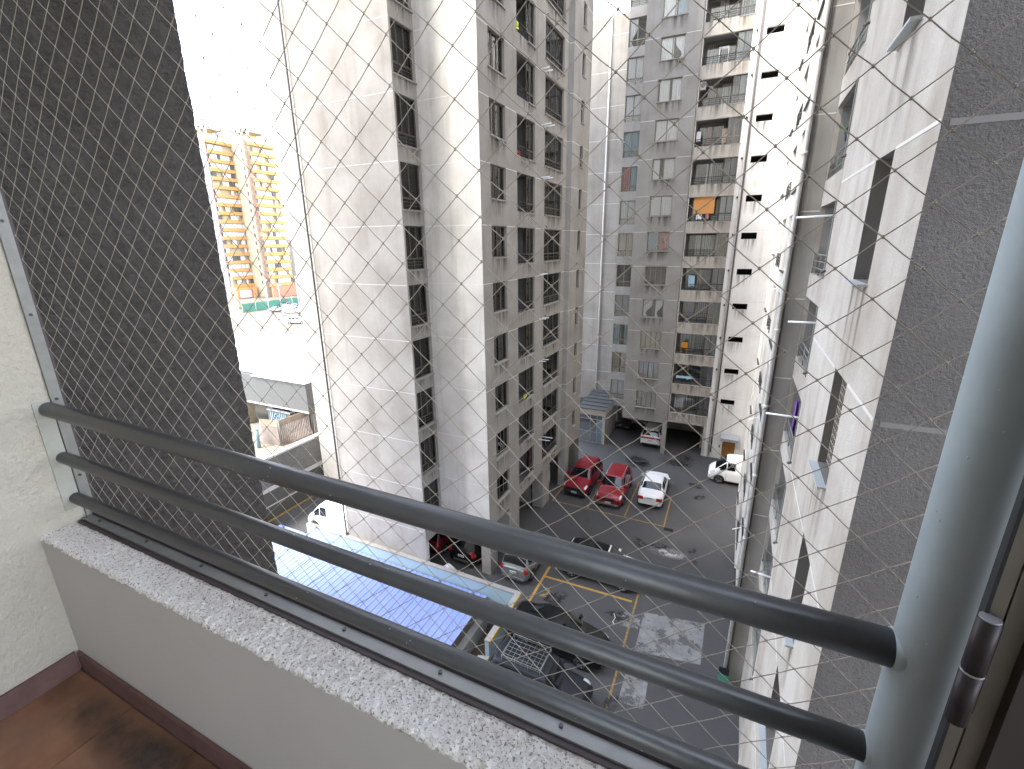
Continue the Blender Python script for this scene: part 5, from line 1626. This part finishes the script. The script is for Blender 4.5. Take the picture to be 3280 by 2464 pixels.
# safety net: square mesh hung on the diagonal
NT = thing('safety_net', 'thin beige knotted safety net with diamond mesh stretched over the balcony opening', 'net', (-0.8, YN, ZP), world=True)
HX, HZ = 0.1177 / 2 * YN, 0.1018 / 2 * YN
AX, AZ = -0.146 * YN, EYE - 0.603 * YN
cords, knots = MB(), MB()


def kp(i, j):
    x = AX + i * HX; z = AZ + j * HZ
    q = Vector((x * 3.1, z * 3.1, 0.7))
    return Vector((x + 0.006 * noise.noise(q) + 0.0015 * noise.noise(q * 7), YN + 0.007 * noise.noise(q + Vector((9, 0, 0))), z + 0.007 * noise.noise(q + Vector((0, 7, 0)))))


i0, i1 = int(math.ceil((XL + 0.012 - AX) / HX)), int((0.30 - AX) / HX)
j0, j1 = int(math.ceil((ZP + 0.008 - AZ) / HZ)), int((18.25 - AZ) / HZ)
oct_f = [(0, 2, 4), (2, 1, 4), (1, 3, 4), (3, 0, 4), (2, 0, 5), (1, 2, 5), (3, 1, 5), (0, 3, 5)]
for i in range(i0, i1 + 1):
    for j in range(j0, j1 + 1):
        if (i + j) % 2:
            continue
        a = kp(i, j)
        for di in (-1, 1):
            if i0 <= i + di <= i1 and j + 1 <= j1:
                b = kp(i + di, j + 1)
                mid = (a + b) / 2 + Vector((0, 0, -0.0012))
                cords.tube(a, mid, 0.00072, 5, False); cords.tube(mid, b, 0.00072, 5, False)
        n = len(knots.v); r = 0.0022
        for d in ((r, 0, 0), (-r, 0, 0), (0, r, 0), (0, -r, 0), (0, 0, r * 1.3), (0, 0, -r * 1.3)):
            knots.v.append((a.x + d[0], a.y + d[1], a.z + d[2]))
        for f in oct_f:
            knots.f.append(tuple(n + q for q in f)); knots.s.append(True)
cords.build('cords', 'net_cord', NT)
o = knots.build('knots', 'net_cord', NT); o['kind'] = 'stuff'

# casement at the right: stile with gasket and hinge
CW = thing('window_casement', 'taupe aluminium casement frame with dark hinge at the right edge of the balcony', 'window', (0.26, 0.5, FLZ), world=True)
MB().box(0.2395, 0.2505, 0.500, 0.512, FLZ, 18.28).build('stile', 'frame_brown', CW)
MB().box(0.2508, 0.2518, 0.503, 0.512, FLZ, 18.28).build('groove', 'rubber', CW)
MB().box(0.2521, 0.2680, 0.500, 0.512, FLZ, 18.28).build('stile', 'frame_brown', CW)
MB().box(0.2682, 0.42, 0.488, 0.56, FLZ, 18.28).build('frame', 'frame_dark', CW)
MB().box(0.2362, 0.2393, 0.4985, 0.508, FLZ, 18.28).build('gasket', 'rubber', CW)
MB().box(0.300, 0.306, -1.15, 0.487, FLZ + 0.1, 18.2).build('pane', 'clear_glass', CW)
MB().box(0.285, 0.325, -1.18, 0.488, FLZ, FLZ + 0.1).build('frame', 'frame_dark', CW)
MB().box(0.285, 0.325, -1.18, 0.488, 18.2, 18.26).build('frame', 'frame_dark', CW)
MB().box(0.285, 0.325, -1.18, -1.151, FLZ + 0.1, 18.2).build('frame', 'frame_dark', CW)
hg = MB(); hg.tube((0.2385, 0.492, EYE - 0.4475), (0.2385, 0.492, EYE - 0.388), 0.0085, 12); hg.tube((0.2385, 0.492, EYE - 0.386), (0.2385, 0.492, EYE - 0.327), 0.0085, 12); hg.box(0.239, 0.252, 0.4985, 0.5, EYE - 0.44, EYE - 0.335)
hg = hg.build('hinge', 'hinge_brown', CW)
MB().tube((0.2385, 0.492, EYE - 0.327), (0.2385, 0.492, EYE - 0.3255), 0.0080, 14).build('hinge_cap', 'hinge_cap', hg, (0, 0, 0))
MB().tube((0.2385, 0.492, EYE - 0.388), (0.2385, 0.492, EYE - 0.386), 0.0090, 14).build('hinge_ring', 'hinge_cap', hg, (0, 0, 0))

for o in bpy.data.objects:
    if '_w' in o:
        del o['_w']
